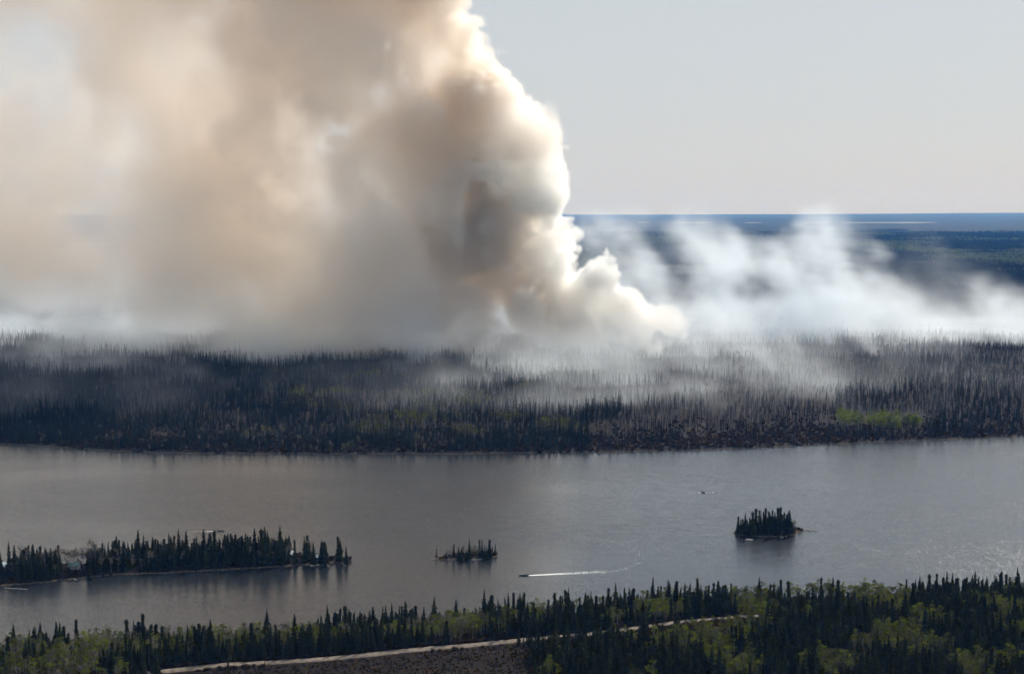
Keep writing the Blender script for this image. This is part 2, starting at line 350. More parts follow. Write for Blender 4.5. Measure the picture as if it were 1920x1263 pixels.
P['scorched'] = [proto('scorched_spruce', *scorched(h_, s_), trunk_mb(h_, .17, n=3), M['scorch'], M['char']) for h_, s_ in ((15, 41), (18, 42), (13, 43))]
def bush(seed, m_, h_=2.0, n=60, w=1.6):
    rr = random.Random(seed); V = []; Fc = []
    for _ in range(n):
        a = rr.uniform(0, 6.283); d = w*rr.random()**.6*.6; s_ = Vector((math.cos(a)*d*.5, math.sin(a)*d*.5, -.2)); u = Vector((math.cos(a)*d*.8, math.sin(a)*d*.8, h_*rr.uniform(.5, 1.1)))
        w_ = u.orthogonal().normalized()*.12; b = len(V); V += [tuple(s_-w_*.4), tuple(s_+w_*.4), tuple(s_+u*.8+w_*1.6), tuple(s_+u), tuple(s_+u*.8-w_*1.6)]; Fc.append((b, b+1, b+2, b+3, b+4))
    return (None, None, mesh_obj('shrub', V, Fc, m_, lk=False))
P['bush'] = [bush(s_, M['shrub']) for s_ in (1, 2, 3)]
P['rust'] = [bush(s_, M['rust'], 3.2, 120, 3.0) for s_ in (7, 8)]

# instancing for the mass of the forest (one stuff object each)
def scatter(name, label, cat, items, pts, parent=None):
    """items: list of mesh objects (not linked); pts: (x, y, z, scale, rot, variant)"""
    a = np.array(pts, np.float32)
    me_ = bpy.data.meshes.new(name); me_.vertices.add(len(a)); me_.vertices.foreach_set('co', a[:, :3].ravel())
    ws = np.random.default_rng(len(a)).uniform(.85, 1.55, len(a)).astype(np.float32)*a[:, 3]; at = me_.attributes.new('wid', 'FLOAT', 'POINT'); at.data.foreach_set('value', ws)
    for nm, sg in (('tx', 1), ('ty', 2)):
        at = me_.attributes.new(nm, 'FLOAT', 'POINT'); at.data.foreach_set('value', (np.random.default_rng(len(a)+sg).normal(size=len(a))*(.09 if 'burnt' in name else .025)).astype(np.float32))
    for nm, col in (('sc', 3), ('rot', 4)):
        at = me_.attributes.new(nm, 'FLOAT', 'POINT'); at.data.foreach_set('value', a[:, col].copy())
    at = me_.attributes.new('var', 'INT', 'POINT'); at.data.foreach_set('value', a[:, 5].astype(np.int32))
    o = link(bpy.data.objects.new(name, me_))
    ng = bpy.data.node_groups.new(name, 'GeometryNodeTree')
    ng.interface.new_socket('Geometry', in_out='INPUT', socket_type='NodeSocketGeometry'); ng.interface.new_socket('Geometry', in_out='OUTPUT', socket_type='NodeSocketGeometry')
    n = ng.nodes; K_ = ng.links.new; gi = n.new('NodeGroupInput'); go = n.new('NodeGroupOutput')
    gti = n.new('GeometryNodeGeometryToInstance')
    for it in reversed(items):
        oi = n.new('GeometryNodeObjectInfo'); oi.inputs[0].default_value = it; oi.inputs['As Instance'].default_value = True; K_(oi.outputs['Geometry'], gti.inputs[0])
    iop = n.new('GeometryNodeInstanceOnPoints'); K_(gi.outputs[0], iop.inputs['Points'])
    if len(items) > 1:
        K_(gti.outputs[0], iop.inputs['Instance']); iop.inputs['Pick Instance'].default_value = True
    else: K_(gti.outputs[0], iop.inputs['Instance'])
    def attr(nm, ty):
        x_ = n.new('GeometryNodeInputNamedAttribute'); x_.data_type = ty; x_.inputs[0].default_value = nm; return x_.outputs[0]
    K_(attr('var', 'INT'), iop.inputs['Instance Index']); cs = n.new('ShaderNodeCombineXYZ'); K_(attr('wid', 'FLOAT'), cs.inputs[0]); K_(attr('wid', 'FLOAT'), cs.inputs[1]); K_(attr('sc', 'FLOAT'), cs.inputs[2]); K_(cs.outputs[0], iop.inputs['Scale'])
    cx = n.new('ShaderNodeCombineXYZ'); K_(attr('rot', 'FLOAT'), cx.inputs[2]); K_(attr('tx', 'FLOAT'), cx.inputs[0]); K_(attr('ty', 'FLOAT'), cx.inputs[1]); K_(cx.outputs[0], iop.inputs['Rotation']); K_(iop.outputs[0], go.inputs[0])
    md = o.modifiers.new('scatter', 'NODES'); md.node_group = ng
    tag(o, label, cat, kind='stuff'); return o

def single(kind, x, y, z, s, rz, v, label, cat, group, name):
    cr, tr, _ = P[kind][v]
    if cr is None:
        o = bpy.data.objects.new(name, tr.data); link(o); o.location = (x, y, z); o.rotation_euler[2] = rz; o.scale = (s, s, s)
        return tag(o, label, cat, group)
    o = empty(name, (x, y, z), rz, s); tag(o, label, cat, group); w_ = random.uniform(.85, 1.5); o.scale = (s*w_, s*w_, s)
    for c in (tr, cr):
        k = c.copy(); link(k, o)
    return o
exec_later = []
def px(X, Y, Z=0.0):
    """photo pixel of a world point (for reading off which stand a tree belongs to)"""
    v = np.array([X, Y, Z-H]); cp, s_ = math.cos(PITCH), math.sin(PITCH); f_ = v[1]*cp-v[2]*s_; u_ = v[1]*s_+v[2]*cp
    return 960+F*v[0]/f_, 631.5-F*u_/f_

# ------------------------------------------------------------------ near shore forest
def inside(poly, x, y):
    c = False; n = len(poly); j = n-1
    for i in range(n):
        xi, yi = poly[i]; xj, yj = poly[j]
        if (yi > y) != (yj > y) and x < (xj-xi)*(y-yi)/(yj-yi)+xi: c = not c
        j = i
    return c
CLEAR = [(330, 1268), (600, 1247), (900, 1219), (985, 1210), (985, 1240), (1000, 1290), (1010, 1330), (300, 1330)]      # open brown scrub below the road
CLEARW = [tuple(gz(a, b, 5)[:2]) for a, b in CLEAR]
HEATH = [tuple(gz(a, b, 4)[:2]) for a, b in [(1455, 1118), (1600, 1122), (1590, 1142), (1470, 1140)]]
near = []
step_ = 3.3
for yy in np.arange(735, 960, step_):
    half = yy*.40
    for xx in np.arange(-half, half, step_):
        x = xx+rng.uniform(-1.6, 1.6); y = yy+rng.uniform(-1.6, 1.6)
        yn = np.interp(x, NEAR[:, 0], NEAR[:, 1])
        if y > yn-2.5 or road_dist(x, y) < 6.5: continue
        if inside(CLEARW, x+float(n2(x, y, 14, 77))*11, y+float(n2(x, y, 11, 78))*4) and rng.random() > .05: continue
        if inside(HEATH, x, y) and rng.random() > .12: continue
        z = float(height(x, y)); u, v = px(x, y, z)
        if v > 1330 or u < -60 or u > 1980: continue
        # keep the sight line to the road open left of the dense stand
        if 300 < u < 975+70*float(n2(x, y, 16, 79)):
            yr = np.interp(x, ROAD[:, 0], ROAD[:, 1])
            if y < yr and rng.random() > .09: continue
        a = n2(x, y, 26, 21)*.8+n2(x, y, 9, 22)*.4
        bank = (yn-y)
        if u > 1280: g = .60 if bank < 85 else .40
        elif u > 950: g = .50 if bank < 50 else .13
        elif u > 600: g = .40 if bank < 45 else .14
        else: g = .64 if bank < 55 else .28
        kind = 'aspen' if a < (g-.5)*1.15 else 'spruce'
        if kind == 'aspen' and rng.random() < .35: kind = 'aspen_dull'
        if kind != 'spruce' and u < 950 and rng.random() < .2: kind = 'bare'
        if kind != 'spruce' and rng.random() < .42: continue
        s = .34+.62*rng.random()**1.2 if kind == 'spruce' else rng.uniform(.6, .95)
        if kind == 'spruce' and rng.random() < .12: s = rng.uniform(.95, 1.15)
        if inside(CLEARW, x, y): s *= .5
        if 985 < u < 1400:
            dr_ = np.interp(x, ROAD[:, 0], ROAD[:, 1])-y
            if 0 < dr_ < 34:
                if rng.random() < .45: continue
                s *= .5+.4*dr_/34
        near.append([kind, x, y, z-.2, s, rng.uniform(0, 6.28), int(rng.integers(len(P[kind]))), u, v])
# trees that stand out over the rest: (top x, top y) in the photo, their foot on the bank
STAND = [(25, 1168), (237, 1158), (500, 1140), (552, 1148), (647, 1132), (855, 1122), (922, 1112), (953, 1108), (975, 1110), (1040, 1108), (1108, 1106), (1141, 1099), (1180, 1099), (1253, 1084), (1269, 1086), (1346, 1087), (1371, 1090), (1424, 1079), (1460, 1096), (1540, 1079), (1562, 1079), (1572, 1084), (1700, 1086), (1744, 1082), (1757, 1072), (1776, 1069)]
for k, (x_, y_) in enumerate(STAND):
    xw = gz(x_, 1150, 3)[0]; yn = float(np.interp(xw, NEAR[:, 0], NEAR[:, 1])); Y = yn-rng.uniform(8, 26); top = atY(x_, y_, Y); g_ = float(height(top[0], Y))
    vr_ = [0, 1, 3, 0, 1][k % 5]; hh_ = top[2]-g_; near.append(['stand', top[0], Y, g_-.2, max(.6, hh_/[16, 18, 14, 20, 17, 13][vr_]), rng.uniform(0, 6.28), vr_, x_, y_])
near.sort(key=lambda r: (r[0] != 'stand', r[2] if r[8] < 1285 else 9999))
def place_word(u, v):
    side = 'left edge' if u < 260 else 'left' if u < 620 else 'middle' if u < 1050 else 'right of centre' if u < 1450 else 'right'
    return side
ORD = ['first', 'second', 'third', 'fourth', 'fifth', 'sixth', 'seventh', 'eighth', 'ninth', 'tenth', 'eleventh', 'twelfth', 'thirteenth', 'fourteenth', 'fifteenth', 'sixteenth', 'seventeenth', 'eighteenth', 'nineteenth', 'twentieth',
       'twenty-first', 'twenty-second', 'twenty-third', 'twenty-fourth', 'twenty-fifth', 'twenty-sixth', 'twenty-seventh', 'twenty-eighth', 'twenty-ninth', 'thirtieth', 'thirty-first', 'thirty-second', 'thirty-third', 'thirty-fourth', 'thirty-fifth', 'thirty-sixth', 'thirty-seventh', 'thirty-eighth', 'thirty-ninth', 'fortieth']
cnt = {}; bulk = {}
stand_i = 0
for kind, x, y, z, s, rz, v_, u, vv in near:
    if kind == 'stand':
        single('spruce', x, y, z, s, rz, v_, f'{ORD[stand_i]} from the left of the tall dark spruces rising above the near shore treetops', 'spruce tree', 'tall spruces standing above the near shore forest', 'spruce_tree'); stand_i += 1; continue
    base = 'aspen' if kind.startswith('aspen') else kind
    lim = {'spruce': 274, 'aspen': 300, 'bare': 60}[base]
    c = cnt.get(base, 0)
    w_ = place_word(u, vv); rd = 'in front of the gravel road' if y < np.interp(x, ROAD[:, 0], ROAD[:, 1]) else 'between the gravel road and the lake'
    if c < lim and vv < 1290:
        cnt[base] = c+1
        if base == 'spruce': single(kind, x, y, z, s, rz, v_, f'dark spruce {rd}, {w_} of near forest', 'spruce tree', f'spruces {rd}, {w_}', 'spruce_tree')
        elif base == 'aspen': single(kind, x, y, z, s, rz, v_, f'{"dull" if kind=="aspen_dull" else "yellow-green"} aspen {rd}, {w_} of near forest', 'aspen tree', f'aspens {rd}, {w_}', 'aspen_tree')
        else: single(kind, x, y, z, s, rz, v_, f'leafless grey tree {rd}, {w_} of near forest', 'bare tree', f'leafless trees {rd}, {w_}', 'bare_tree')
    else: bulk.setdefault(kind, []).append((x, y, z, s, rz, v_))
print('near', len(near), cnt, {k: len(v) for k, v in bulk.items()})
for kind, pts in bulk.items():
    nm = {'spruce': 'spruce_forest', 'aspen': 'aspen_wood', 'aspen_dull': 'aspen_wood', 'bare': 'bare_wood'}[kind]
    scatter(nm, {'spruce': 'dense dark spruce forest filling the near shore', 'aspen': 'yellow-green aspen wood mixed into the near shore forest', 'aspen_dull': 'dull olive aspen wood mixed into the near shore forest', 'bare': 'leafless grey trees mixed into the near shore forest'}[kind], 'forest', [p_[2] for p_ in P[kind]], pts)
# undergrowth
pts = []
for _ in range(45000):
    x = rng.uniform(-340, 380); y = rng.uniform(745, 940)
    if y > np.interp(x, NEAR[:, 0], NEAR[:, 1])-1 or road_dist(x, y) < 5.5: continue
    inn = inside(CLEARW, x, y)
    pts.append((x, y, float(height(x, y)), rng.uniform(.12, .45) if inn else rng.uniform(.5, 1.1), rng.uniform(0, 6.28), int(rng.integers(3))))
scatter('undergrowth', 'low brown willow scrub on the near shore and in the clearing below the road', 'scrub', [b_[2] for b_ in P['bush']], pts)

# ------------------------------------------------------------------ islands
def island_trees(spec, where, group, cat='spruce tree'):
    """spec: (x, top y, foot y, variant, kind), left to right"""
    n_sp = 0; n_b = 0
    for (x_, ty, fy, v_, kd) in sorted(spec):
        g_ = gz(x_, fy, 1.5); z_ = float(height(g_[0], g_[1])); z_ = max(z_, .3); top = atY(x_, ty, g_[1])
        href = {'spruce': [16, 18, 14, 20, 17, 13], 'bare': [14, 12, 15], 'snag': [15, 18, 12, 16, 20], 'aspen_dull': [14, 12, 13]}[kd][v_]
        s_ = max(.3, (top[2]-z_)/href)
        if kd == 'spruce':
            w = ORD[n_sp] if n_sp < 40 else None; n_sp += 1
            nm, ct, lb = 'spruce_tree', 'spruce tree', f'{w} dark spruce from the left on {where}'
        else:
            w = ORD[n_b] if n_b < 40 else None; n_b += 1
            nm, ct = {'bare': ('bare_tree', 'bare tree'), 'snag': ('dead_tree', 'dead tree'), 'aspen_dull': ('birch_tree', 'birch tree')}[kd]
            lb = f'{w} leafless tree from the left on {where}'
        single(kd, g_[0], g_[1], z_-.2, s_, rng.uniform(0, 6.28), v_, lb, ct, group, nm)
sp_ = []
for x_, ty in [(260, 989), (270, 1001), (287, 1013), (318, 996), (336, 989), (350, 991), (383, 989), (403, 991), (428, 998), (437, 1005), (461, 996), (478, 988), (491, 989), (497, 985), (503, 992), (526, 982), (515, 1006), (553, 1009), (571, 1003), (580, 1010), (603, 1011), (611, 1014), (634, 1003), (638, 1008), (649, 1021), (192, 1020), (212, 1012), (221, 1016), (231, 1012), (241, 1014), (300, 1017), (412, 1009), (447, 1008), (455, 1002), (534, 1020), (588, 1014)]:
    sp_.append((x_, ty, 1062-(x_-200)*.022+rng.uniform(-4, 4), [3, 0, 1, 0, 3][len(sp_) % 5], 'spruce'))
for x_, ty in [(205, 1022), (197, 1027), (249, 1016), (275, 1020), (309, 1018), (328, 1022), (343, 1018), (362, 1012), (371, 1015), (392, 1014), (418, 1016), (470, 1012), (509, 1015), (618, 1018), (293, 1024), (180, 1030)]:
    pass
island_trees(sp_, 'the wooded point in the lake', 'spruces on the wooded point in the lake')
sp2 = []
for x_, ty in [(18, 1012), (28, 1020), (2, 1033), (64, 1017), (90, 1031), (96, 1024), (167, 1045), (44, 1036), (75, 1034)]:
    sp2.append((x_, ty, 1082+rng.uniform(-4, 4), [3, 0, 3][len(sp2) % 3], 'spruce'))
for x_, ty in [(45, 1020), (53, 1022), (79, 1030), (104, 1030), (118, 1022), (131, 1023), (136, 1026), (151, 1032), (165, 1025), (177, 1014), (110, 1028), (182, 1018), (100, 1026), (126, 1030), (146, 1021), (158, 1024), (172, 1010), (60, 1026), (187, 1024), (142, 1034)]:
    sp2.append((x_, ty, 1070+rng.uniform(-3, 3), len(sp2) % 3, 'bare'))
island_trees(sp2, 'the cabin shore left of the wooded point', 'trees around the cabins on the left shore')
island_trees([(x_, ty, fy, v_, kd) for x_, ty, fy, v_, kd in
    [(834, 1032, 1046, 2, 'bare'), (840, 1030, 1046, 0, 'bare'), (847, 1027, 1045, 1, 'bare'), (851, 1018, 1046, 4, 'spruce'), (860, 1021, 1046, 5, 'spruce'), (865, 1024, 1046, 0, 'spruce'), (880, 1007, 1045, 3, 'spruce'), (874, 1029, 1046, 5, 'spruce'), (889, 1020, 1045, 1, 'bare'), (899, 1009, 1044, 4, 'spruce'), (904, 1011, 1043, 1, 'spruce'), (909, 1019, 1044, 0, 'spruce'), (918, 1009, 1043, 1, 'spruce'), (894, 1022, 1045, 2, 'bare'), (913, 1024, 1044, 5, 'spruce')]],
    'the small rocky islet in mid lake', 'trees on the small rocky islet')
ri = []
for x_, ty in [(1384, 966), (1389, 972), (1392, 971), (1397, 960), (1405, 969), (1411, 957), (1417, 951), (1423, 954), (1426, 955), (1431, 957), (1435, 950), (1441, 956), (1448, 954), (1452, 958), (1458, 949), (1463, 948), (1470, 958), (1475, 962), (1480, 954), (1408, 971), (1445, 964), (1466, 962), (1400, 974)]:
    ri.append((x_, ty, rng.uniform(995, 1004), [1, 4, 1, 0, 4][len(ri) % 5], 'spruce'))
ri += [(1491, 966, 998, 0, 'snag'), (1499, 984, 994, 2, 'snag'), (1487, 974, 998, 1, 'bare')]
island_trees(ri, 'the round spruce island on the right', 'trees on the round spruce island')
# filling of smaller trees and scrub on the islands
def fill(pts_, n, mn, kinds, sc_, off=0.0):
    out = {k: [] for k in kinds}; xs = [gz(a[0], a[1])[0] for a in pts_]; ys = [gz(a[0], a[1])[1] for a in pts_]; k = 0
    while k < n:
        x = rng.uniform(min(xs)-10, max(xs)+10); y = rng.uniform(min(ys)-26, max(ys)+26)
        if float(chain(np.array(x), np.array(y), pts_)) < mn: continue
        k += 1; kd = kinds[int(rng.integers(len(kinds)))]; u, v = px(x, y, 1)
        if off and (545 < u < 570 or 115 < u < 165 or 583 < u < 602) and v > 1040: continue
        out[kd].append((x, y, float(height(x, y))-.15, rng.uniform(*sc_), rng.uniform(0, 6.28), int(rng.integers(len(P[kd])))))
    return out
fo = fill([p_ for p_ in PEN[2:9]], 620, 2.5, ['spruce', 'spruce', 'spruce', 'spruce', 'bare'], (.5, 1.0), 1)
for kd, pts in fo.items(): scatter('spruce_thicket' if kd == 'spruce' else 'bare_thicket', f'{"dark low spruce" if kd=="spruce" else "leafless grey"} thicket filling the wooded point', 'thicket', [p_[2] for p_ in P[kd]], pts)
pts = []
for ch, n, mn in ((PEN, 900, .5), (MID, 70, .8), (RGT, 260, .5)):
    pts += fill(ch, n, mn, ['bush'], (.5, 1.2))['bush']
scatter('island_scrub', 'brown leafless scrub along the shores of the islands', 'scrub', [b_[2] for b_ in P['bush']], pts)
fo = fill(MID, 26, 1.5, ['spruce', 'bare'], (.22, .5))
for kd, pts in fo.items(): scatter('islet_thicket', f'low {"spruce" if kd=="spruce" else "leafless"} growth on the small rocky islet', 'thicket', [p_[2] for p_ in P[kd]], pts)
fo = fill(RGT, 70, 2, ['spruce'], (.35, .75))
scatter('young_spruces', 'low young spruces under the tall ones on the round island', 'thicket', [p_[2] for p_ in P['spruce']], fo['spruce'])
g_ = gz(579, 1049); o = bpy.data.objects.new('rusty_bush', P['rust'][0][2].data); link(o); o.location = (g_[0], g_[1], .8); o.scale = (1.5, 1.5, 1.6); tag(o, 'rust-brown dry bush beside the white roofed cabin on the wooded point', 'bush')
g_ = gz(655, 1050); o = bpy.data.objects.new('rusty_bush', P['bush'][0][2].data); link(o); o.location = (g_[0], g_[1], .4); o.scale = (1.8, 1.8, 1.5); tag(o, 'low brown bush at the right tip of the wooded point', 'bush')
# shore stones
def stone(x_, y_, r, label, s=(1, 1, .5)):
    g_ = gz(x_, y_, 0); rr = random.Random(int(x_*7)); V = []; Fc = []; n1, n3 = 9, 5
    for i in range(n3+1):
        ph = math.pi*i/n3
        for j in range(n1):
            a = 2*math.pi*j/n1; q_ = r*rr.uniform(.8, 1.15); V.append((q_*math.sin(ph)*math.cos(a)*s[0], q_*math.sin(ph)*math.sin(a)*s[1], q_*math.cos(ph)*s[2]))
    for i in range(n3):
        for j in range(n1): Fc.append((i*n1+j, i*n1+(j+1) % n1, (i+1)*n1+(j+1) % n1, (i+1)*n1+j))
    o = mesh_obj('rock', V, Fc, M['rock']); o.location = (g_[0], g_[1], .1); tag(o, label, 'rock', 'rocks along the island shores'); return o
stone(1404, 1012, 2.2, 'pale rock at the front left foot of the round spruce island', (1.8, 1, .5))
stone(1466, 1007, 1.3, 'pale rock at the front right foot of the round spruce island')
stone(1474, 1005, 1.0, 'small pale rock at the front right foot of the round spruce island')
stone(1520, 995, 1.2, 'flat dark rock awash right of the round spruce island', (2.2, 1, .4))
stone(1529, 994.5, .9, 'outermost low rock right of the round spruce island', (2.2, 1, .4))
stone(890, 1049, 1.6, 'pale flat rock in front of the small rocky islet', (2.4, 1, .35))
stone(899, 1048.4, 1.1, 'smaller pale rock at the front of the small rocky islet', (2, 1, .4))
stone(924, 1042, 1.2, 'dark rock at the right end of the small rocky islet')
stone(816, 1047.5, 1.4, 'low rock at the left end of the small rocky islet', (2.4, 1, .4))

# ------------------------------------------------------------------ cabins and docks
paint = {k: mat(k, c, r_, .3, .12, .7) for k, c, r_ in (('teal_roof_metal', (.045, .085, .08), .5), ('brown_log_wall', (.09, .06, .04), .8), ('white_roof_metal', (.62, .64, .64), .35), ('grey_board_wall', (.26, .26, .25), .8), ('blue_board_wall', (.05, .08, .14), .7), ('white_trim', (.7, .7, .68), .6), ('window_glass', (.02, .025, .03), .1), ('weathered_planks', (.15, .14, .125), .85), ('new_planks', (.80, .72, .60), .8))}
def cabin(x_, y_, rz, w, d, h, wall, roof, label, z=None):
    g_ = gz(x_, y_, 1.5); z_ = max(.6, float(height(g_[0], g_[1]))) if z is None else z
    o = empty('cabin', (g_[0], g_[1], z_), rz); tag(o, label, 'cabin')
    wl = MB().box(-w/2, w/2, -d/2, d/2, -1.2, h)
    wl.V += []; wl.prism([(-w/2+.02, h), (w/2-.02, h), (0, h+1.6)], -d/2+.02, d/2-.02); wl.build('wall', wall, o)
    rf = MB(); rf.prism([(-w/2-.5, h-.25), (0, h+1.7), (w/2+.5, h-.25), (w/2+.5, h-.05), (0, h+1.95), (-w/2-.5, h-.05)], -d/2-.5, d/2+.5)
    r_ = rf.build('roof', roof, o); MB().box(w*.2, w*.2+.5, -.3, .3, h+.6, h+2.4).build('chimney', paint['brown_log_wall'], r_)
    for k in (-.3, .28):
        f_ = MB().box(w*k-.6, w*k+.6, -d/2-.06, -d/2-.01, 1.0, 2.1).build('window', paint['white_trim'], o)
        MB().box(w*k-.5, w*k+.5, -d/2-.09, -d/2-.065, 1.1, 2.0).build('pane', paint['window_glass'], f_)
    dr = MB().box(-.45, .45, -d/2-.06, -d/2-.01, 0, 2.05).build('door', paint['white_trim'], o); MB().box(.28, .36, -d/2-.13, -d/2-.065, .95, 1.03).build('handle', paint['window_glass'], dr)
    dk = MB().box(-w/2, w/2, -d/2-2.6, -d/2-.1, -.25, -.08)
    for k in (-.46, 0, .46): dk.box(w*k-.06, w*k+.06, -d/2-2.5, -d/2-2.38, -1.4, -.27)
    dk.build('deck', paint['weathered_planks'], o)
    return o
cabin(139, 1069, math.radians(100), 8, 7, 2.9, paint['grey_board_wall'], paint['teal_roof_metal'], 'cabin with dull teal roof under leafless trees behind the slanting dock')
cabin(540, 1046, math.radians(86), 6.5, 9, 2.8, paint['grey_board_wall'], paint['white_roof_metal'], 'grey cabin with pale metal roof half hidden by spruces on the wooded point')
cabin(597, 1050, math.radians(88), 3.6, 5, 2.3, paint['blue_board_wall'], paint['white_roof_metal'], 'small dark blue boathouse with white roof above the pale swimming dock')
cabin(7, 1062, math.radians(70), 6, 8, 3.0, paint['white_trim'], paint['white_roof_metal'], 'white cabin at the left edge of the picture behind spruces')
def dock(p0, p1, w, planks, label, z=.55, extra=None):
    a = gz(*p0); b = gz(*p1); L_ = math.hypot(b[0]-a[0], b[1]-a[1]); o = empty('dock', (a[0], a[1], 0), math.atan2(b[1]-a[1], b[0]-a[0])); tag(o, label, 'dock')
    m_ = MB(); n = max(4, int(L_/.3))
    for k in range(n): m_.box(L_*k/n+.02, L_*(k+1)/n-.02, -w/2, w/2, z, z+.07)
    if extra: 
        for (x0, x1, y0, y1) in extra:
            nn_ = int((x1-x0)/.3)
            for k in range(nn_): m_.box(x0+(x1-x0)*k/nn_+.02, x0+(x1-x0)*(k+1)/nn_-.02, y0, y1, z, z+.07)
    m_.build('deck_boards', planks, o)
    f_ = MB().box(0, L_, -w/2+.05, -w/2+.17, z-.2, z-.005); f_.box(0, L_, w/2-.17, w/2-.05, z-.2, z-.005); f_.build('frame', paint['weathered_planks'], o)
    k = 0
    while k < L_:
        for s_ in (-1, 1): MB().tube((k+.15, s_*(w/2-.11), -2.5), (k+.15, s_*(w/2-.11), z-.21), .07, .07, 6).build('post', paint['weathered_planks'], o)
        k += 4
    return o
dock((133, 1079), (143, 1089), 1.7, paint['weathered_planks'], 'slanting grey dock in front of the teal roofed cabin')
dock((8, 1103), (52, 1105.5), 1.3, paint['weathered_planks'], 'long narrow grey dock at the left edge of the picture')
dock((581.5, 1060.5), (614.5, 1058.5), 3.4, paint['new_planks'], 'pale wide swimming dock below the wooded point', .5)
dock((590, 1053), (597, 1057.2), 1.5, paint['new_planks'], 'pale short gangway running from the shore to the swimming dock', .62)

# ------------------------------------------------------------------ boats
bm_ = {k: mat(k, c, r_, .5) for k, c, r_ in (('dark_boat_hull', (.02, .035, .04), .3), ('aluminium_hull', (.35, .37, .38), .35), ('boat_interior', (.12, .12, .12), .7), ('outboard_cowl', (.015, .015, .017), .3), ('windshield', (.05, .06, .07), .1), ('red_jacket', (.25, .03, .02), .8), ('dark_jacket', (.02, .025, .04), .8), ('skin', (.35, .2, .14), .6), ('hair', (.03, .02, .015), .8))}
def person(x, y, z, jacket, label, stand=False, rz=0.0, root=None):
    sk = bpy.data.meshes.new('person'); 
    if stand: pts_ = [((0,0,.92),.15),((0,0,1.15),.14),((0,0,1.4),.17),((0,0,1.52),.06),((0,0,1.62),.09),((0,0,1.72),.07),((.1,0,.85),.1),((.11,0,.48),.065),((.11,0,.08),.05),((.11,.14,.04),.04),((-.1,0,.85),.1),((-.11,0,.48),.065),((-.11,0,.08),.05),((-.11,.14,.04),.04),((.2,0,1.4),.06),((.27,.05,1.12),.045),((.22,.25,1.0),.035),((-.2,0,1.4),.06),((-.27,.05,1.12),.045),((-.22,.25,1.0),.035)]
    else: pts_ = [((0,0,.5),.16),((0,0,.72),.14),((0,0,.96),.17),((0,0,1.08),.06),((0,0,1.18),.09),((0,0,1.28),.07),((.1,.1,.48),.1),((.11,.45,.46),.065),((.11,.47,.1),.05),((.11,.6,.06),.04),((-.1,.1,.48),.1),((-.11,.45,.46),.065),((-.11,.47,.1),.05),((-.11,.6,.06),.04),((.2,0,.96),.06),((.27,.1,.7),.045),((.2,.33,.66),.035),((-.2,0,.96),.06),((-.27,.1,.7),.045),((-.2,.33,.66),.035)]
    E_ = [(0,1),(1,2),(2,3),(3,4),(4,5),(0,6),(6,7),(7,8),(8,9),(0,10),(10,11),(11,12),(12,13),(2,14),(14,15),(15,16),(2,17),(17,18),(18,19)]
    sk.from_pydata([p_[0] for p_ in pts_], E_, []); o = bpy.data.objects.new('person', sk); link(o); sk.materials.append(jacket)
    md = o.modifiers.new('skin', 'SKIN')
    for v_, p_ in zip(sk.skin_vertices[0].data, pts_): v_.radius = (p_[1], p_[1])
    sk.skin_vertices[0].data[0].use_root = True
    o.modifiers.new('sub', 'SUBSURF').levels = 1; o.modifiers['sub'].render_levels = 2
    hz = 1.68 if stand else 1.24
    MB().tube((0, -.02, hz-.02), (0, -.02, hz+.12), .1, .06, 8).build('hair', bm_['hair'], o, True)
    MB().tube((0, .07, hz-.12), (0, .095, hz), .06, .06, 8).build('face', bm_['skin'], o, True)
    o.location = (x, y, z); o.rotation_euler[2] = rz; tag(o, label, 'person'); return o
def boat(x_, y_, rz, Ln, hull, label, console=True):
    g_ = gz(x_, y_); o = empty('motorboat', (g_[0], g_[1], 0), rz); tag(o, label, 'boat')
    # bow towards +x
    V = []; Fc = []; st = 12; W = Ln*.17
    for i in range(st+1):
        t_ = i/st; x = -Ln/2+Ln*t_; w = W*(1-max(0, (t_-.45)/.55)**2.2); sh = .62+.35*max(0, t_-.4)**1.5; kl = -.28+.5*max(0, (t_-.7)/.3)**2
        w = max(w, .02)
        V += [(x, -w, sh), (x, -w*.82, .05+kl*.2), (x, 0, kl), (x, w*.82, .05+kl*.2), (x, w, sh), (x, w*.88, sh-.02), (x, w*.7, .18), (x, -w*.7, .18), (x, -w*.88, sh-.02)]
        if i:
            for j in range(9): b = (i-1)*9; Fc.append((b+j, b+(j+1) % 9, b+9+(j+1) % 9, b+9+j))
    Fc.append(tuple(range(9))); mesh_obj('hull', V, Fc, hull, o)
    for k in (-.28, -.02) if not console else (-.25,): MB().box(Ln*k-.2, Ln*k+.2, -W*.72, W*.72, .2, .5).build('seat', bm_['boat_interior'], o)
    if console:
        MB().box(Ln*.06, Ln*.17, -W*.7, W*.7, .2, .85).build('console', hull, o)
        MB().prism([(Ln*.10, .86), (Ln*.12, .86), (Ln*.05, 1.35), (Ln*.04, 1.33)], -W*.72, W*.72).build('windshield', bm_['windshield'], o)
        MB().prism([(Ln*.17+.01, .72), (Ln*.44, .74), (Ln*.17+.01, .82)], -W*.5, W*.5).build('foredeck', hull, o)
    mo = MB().box(-Ln/2-.55, -Ln/2-.1, -.2, .2, .5, 1.05); mo.prism([(-Ln/2-.5, 1.055), (-Ln/2-.12, 1.055), (-Ln/2-.2, 1.18), (-Ln/2-.45, 1.16)], -.15, .15); mo.box(-Ln/2-.38, -Ln/2-.22, -.06, .06, -.5, .495)
    mo.build('outboard_motor', bm_['outboard_cowl'], o)
    return o, g_
b1, g1 = boat(982, 1078.5, math.radians(184), 6.6, bm_['dark_boat_hull'], 'dark motorboat speeding left ahead of a long white wake')
person(g1[0]+.5, g1[1]+.4, .1, bm_['dark_jacket'], 'person in dark clothing steering the dark motorboat', rz=math.radians(94))
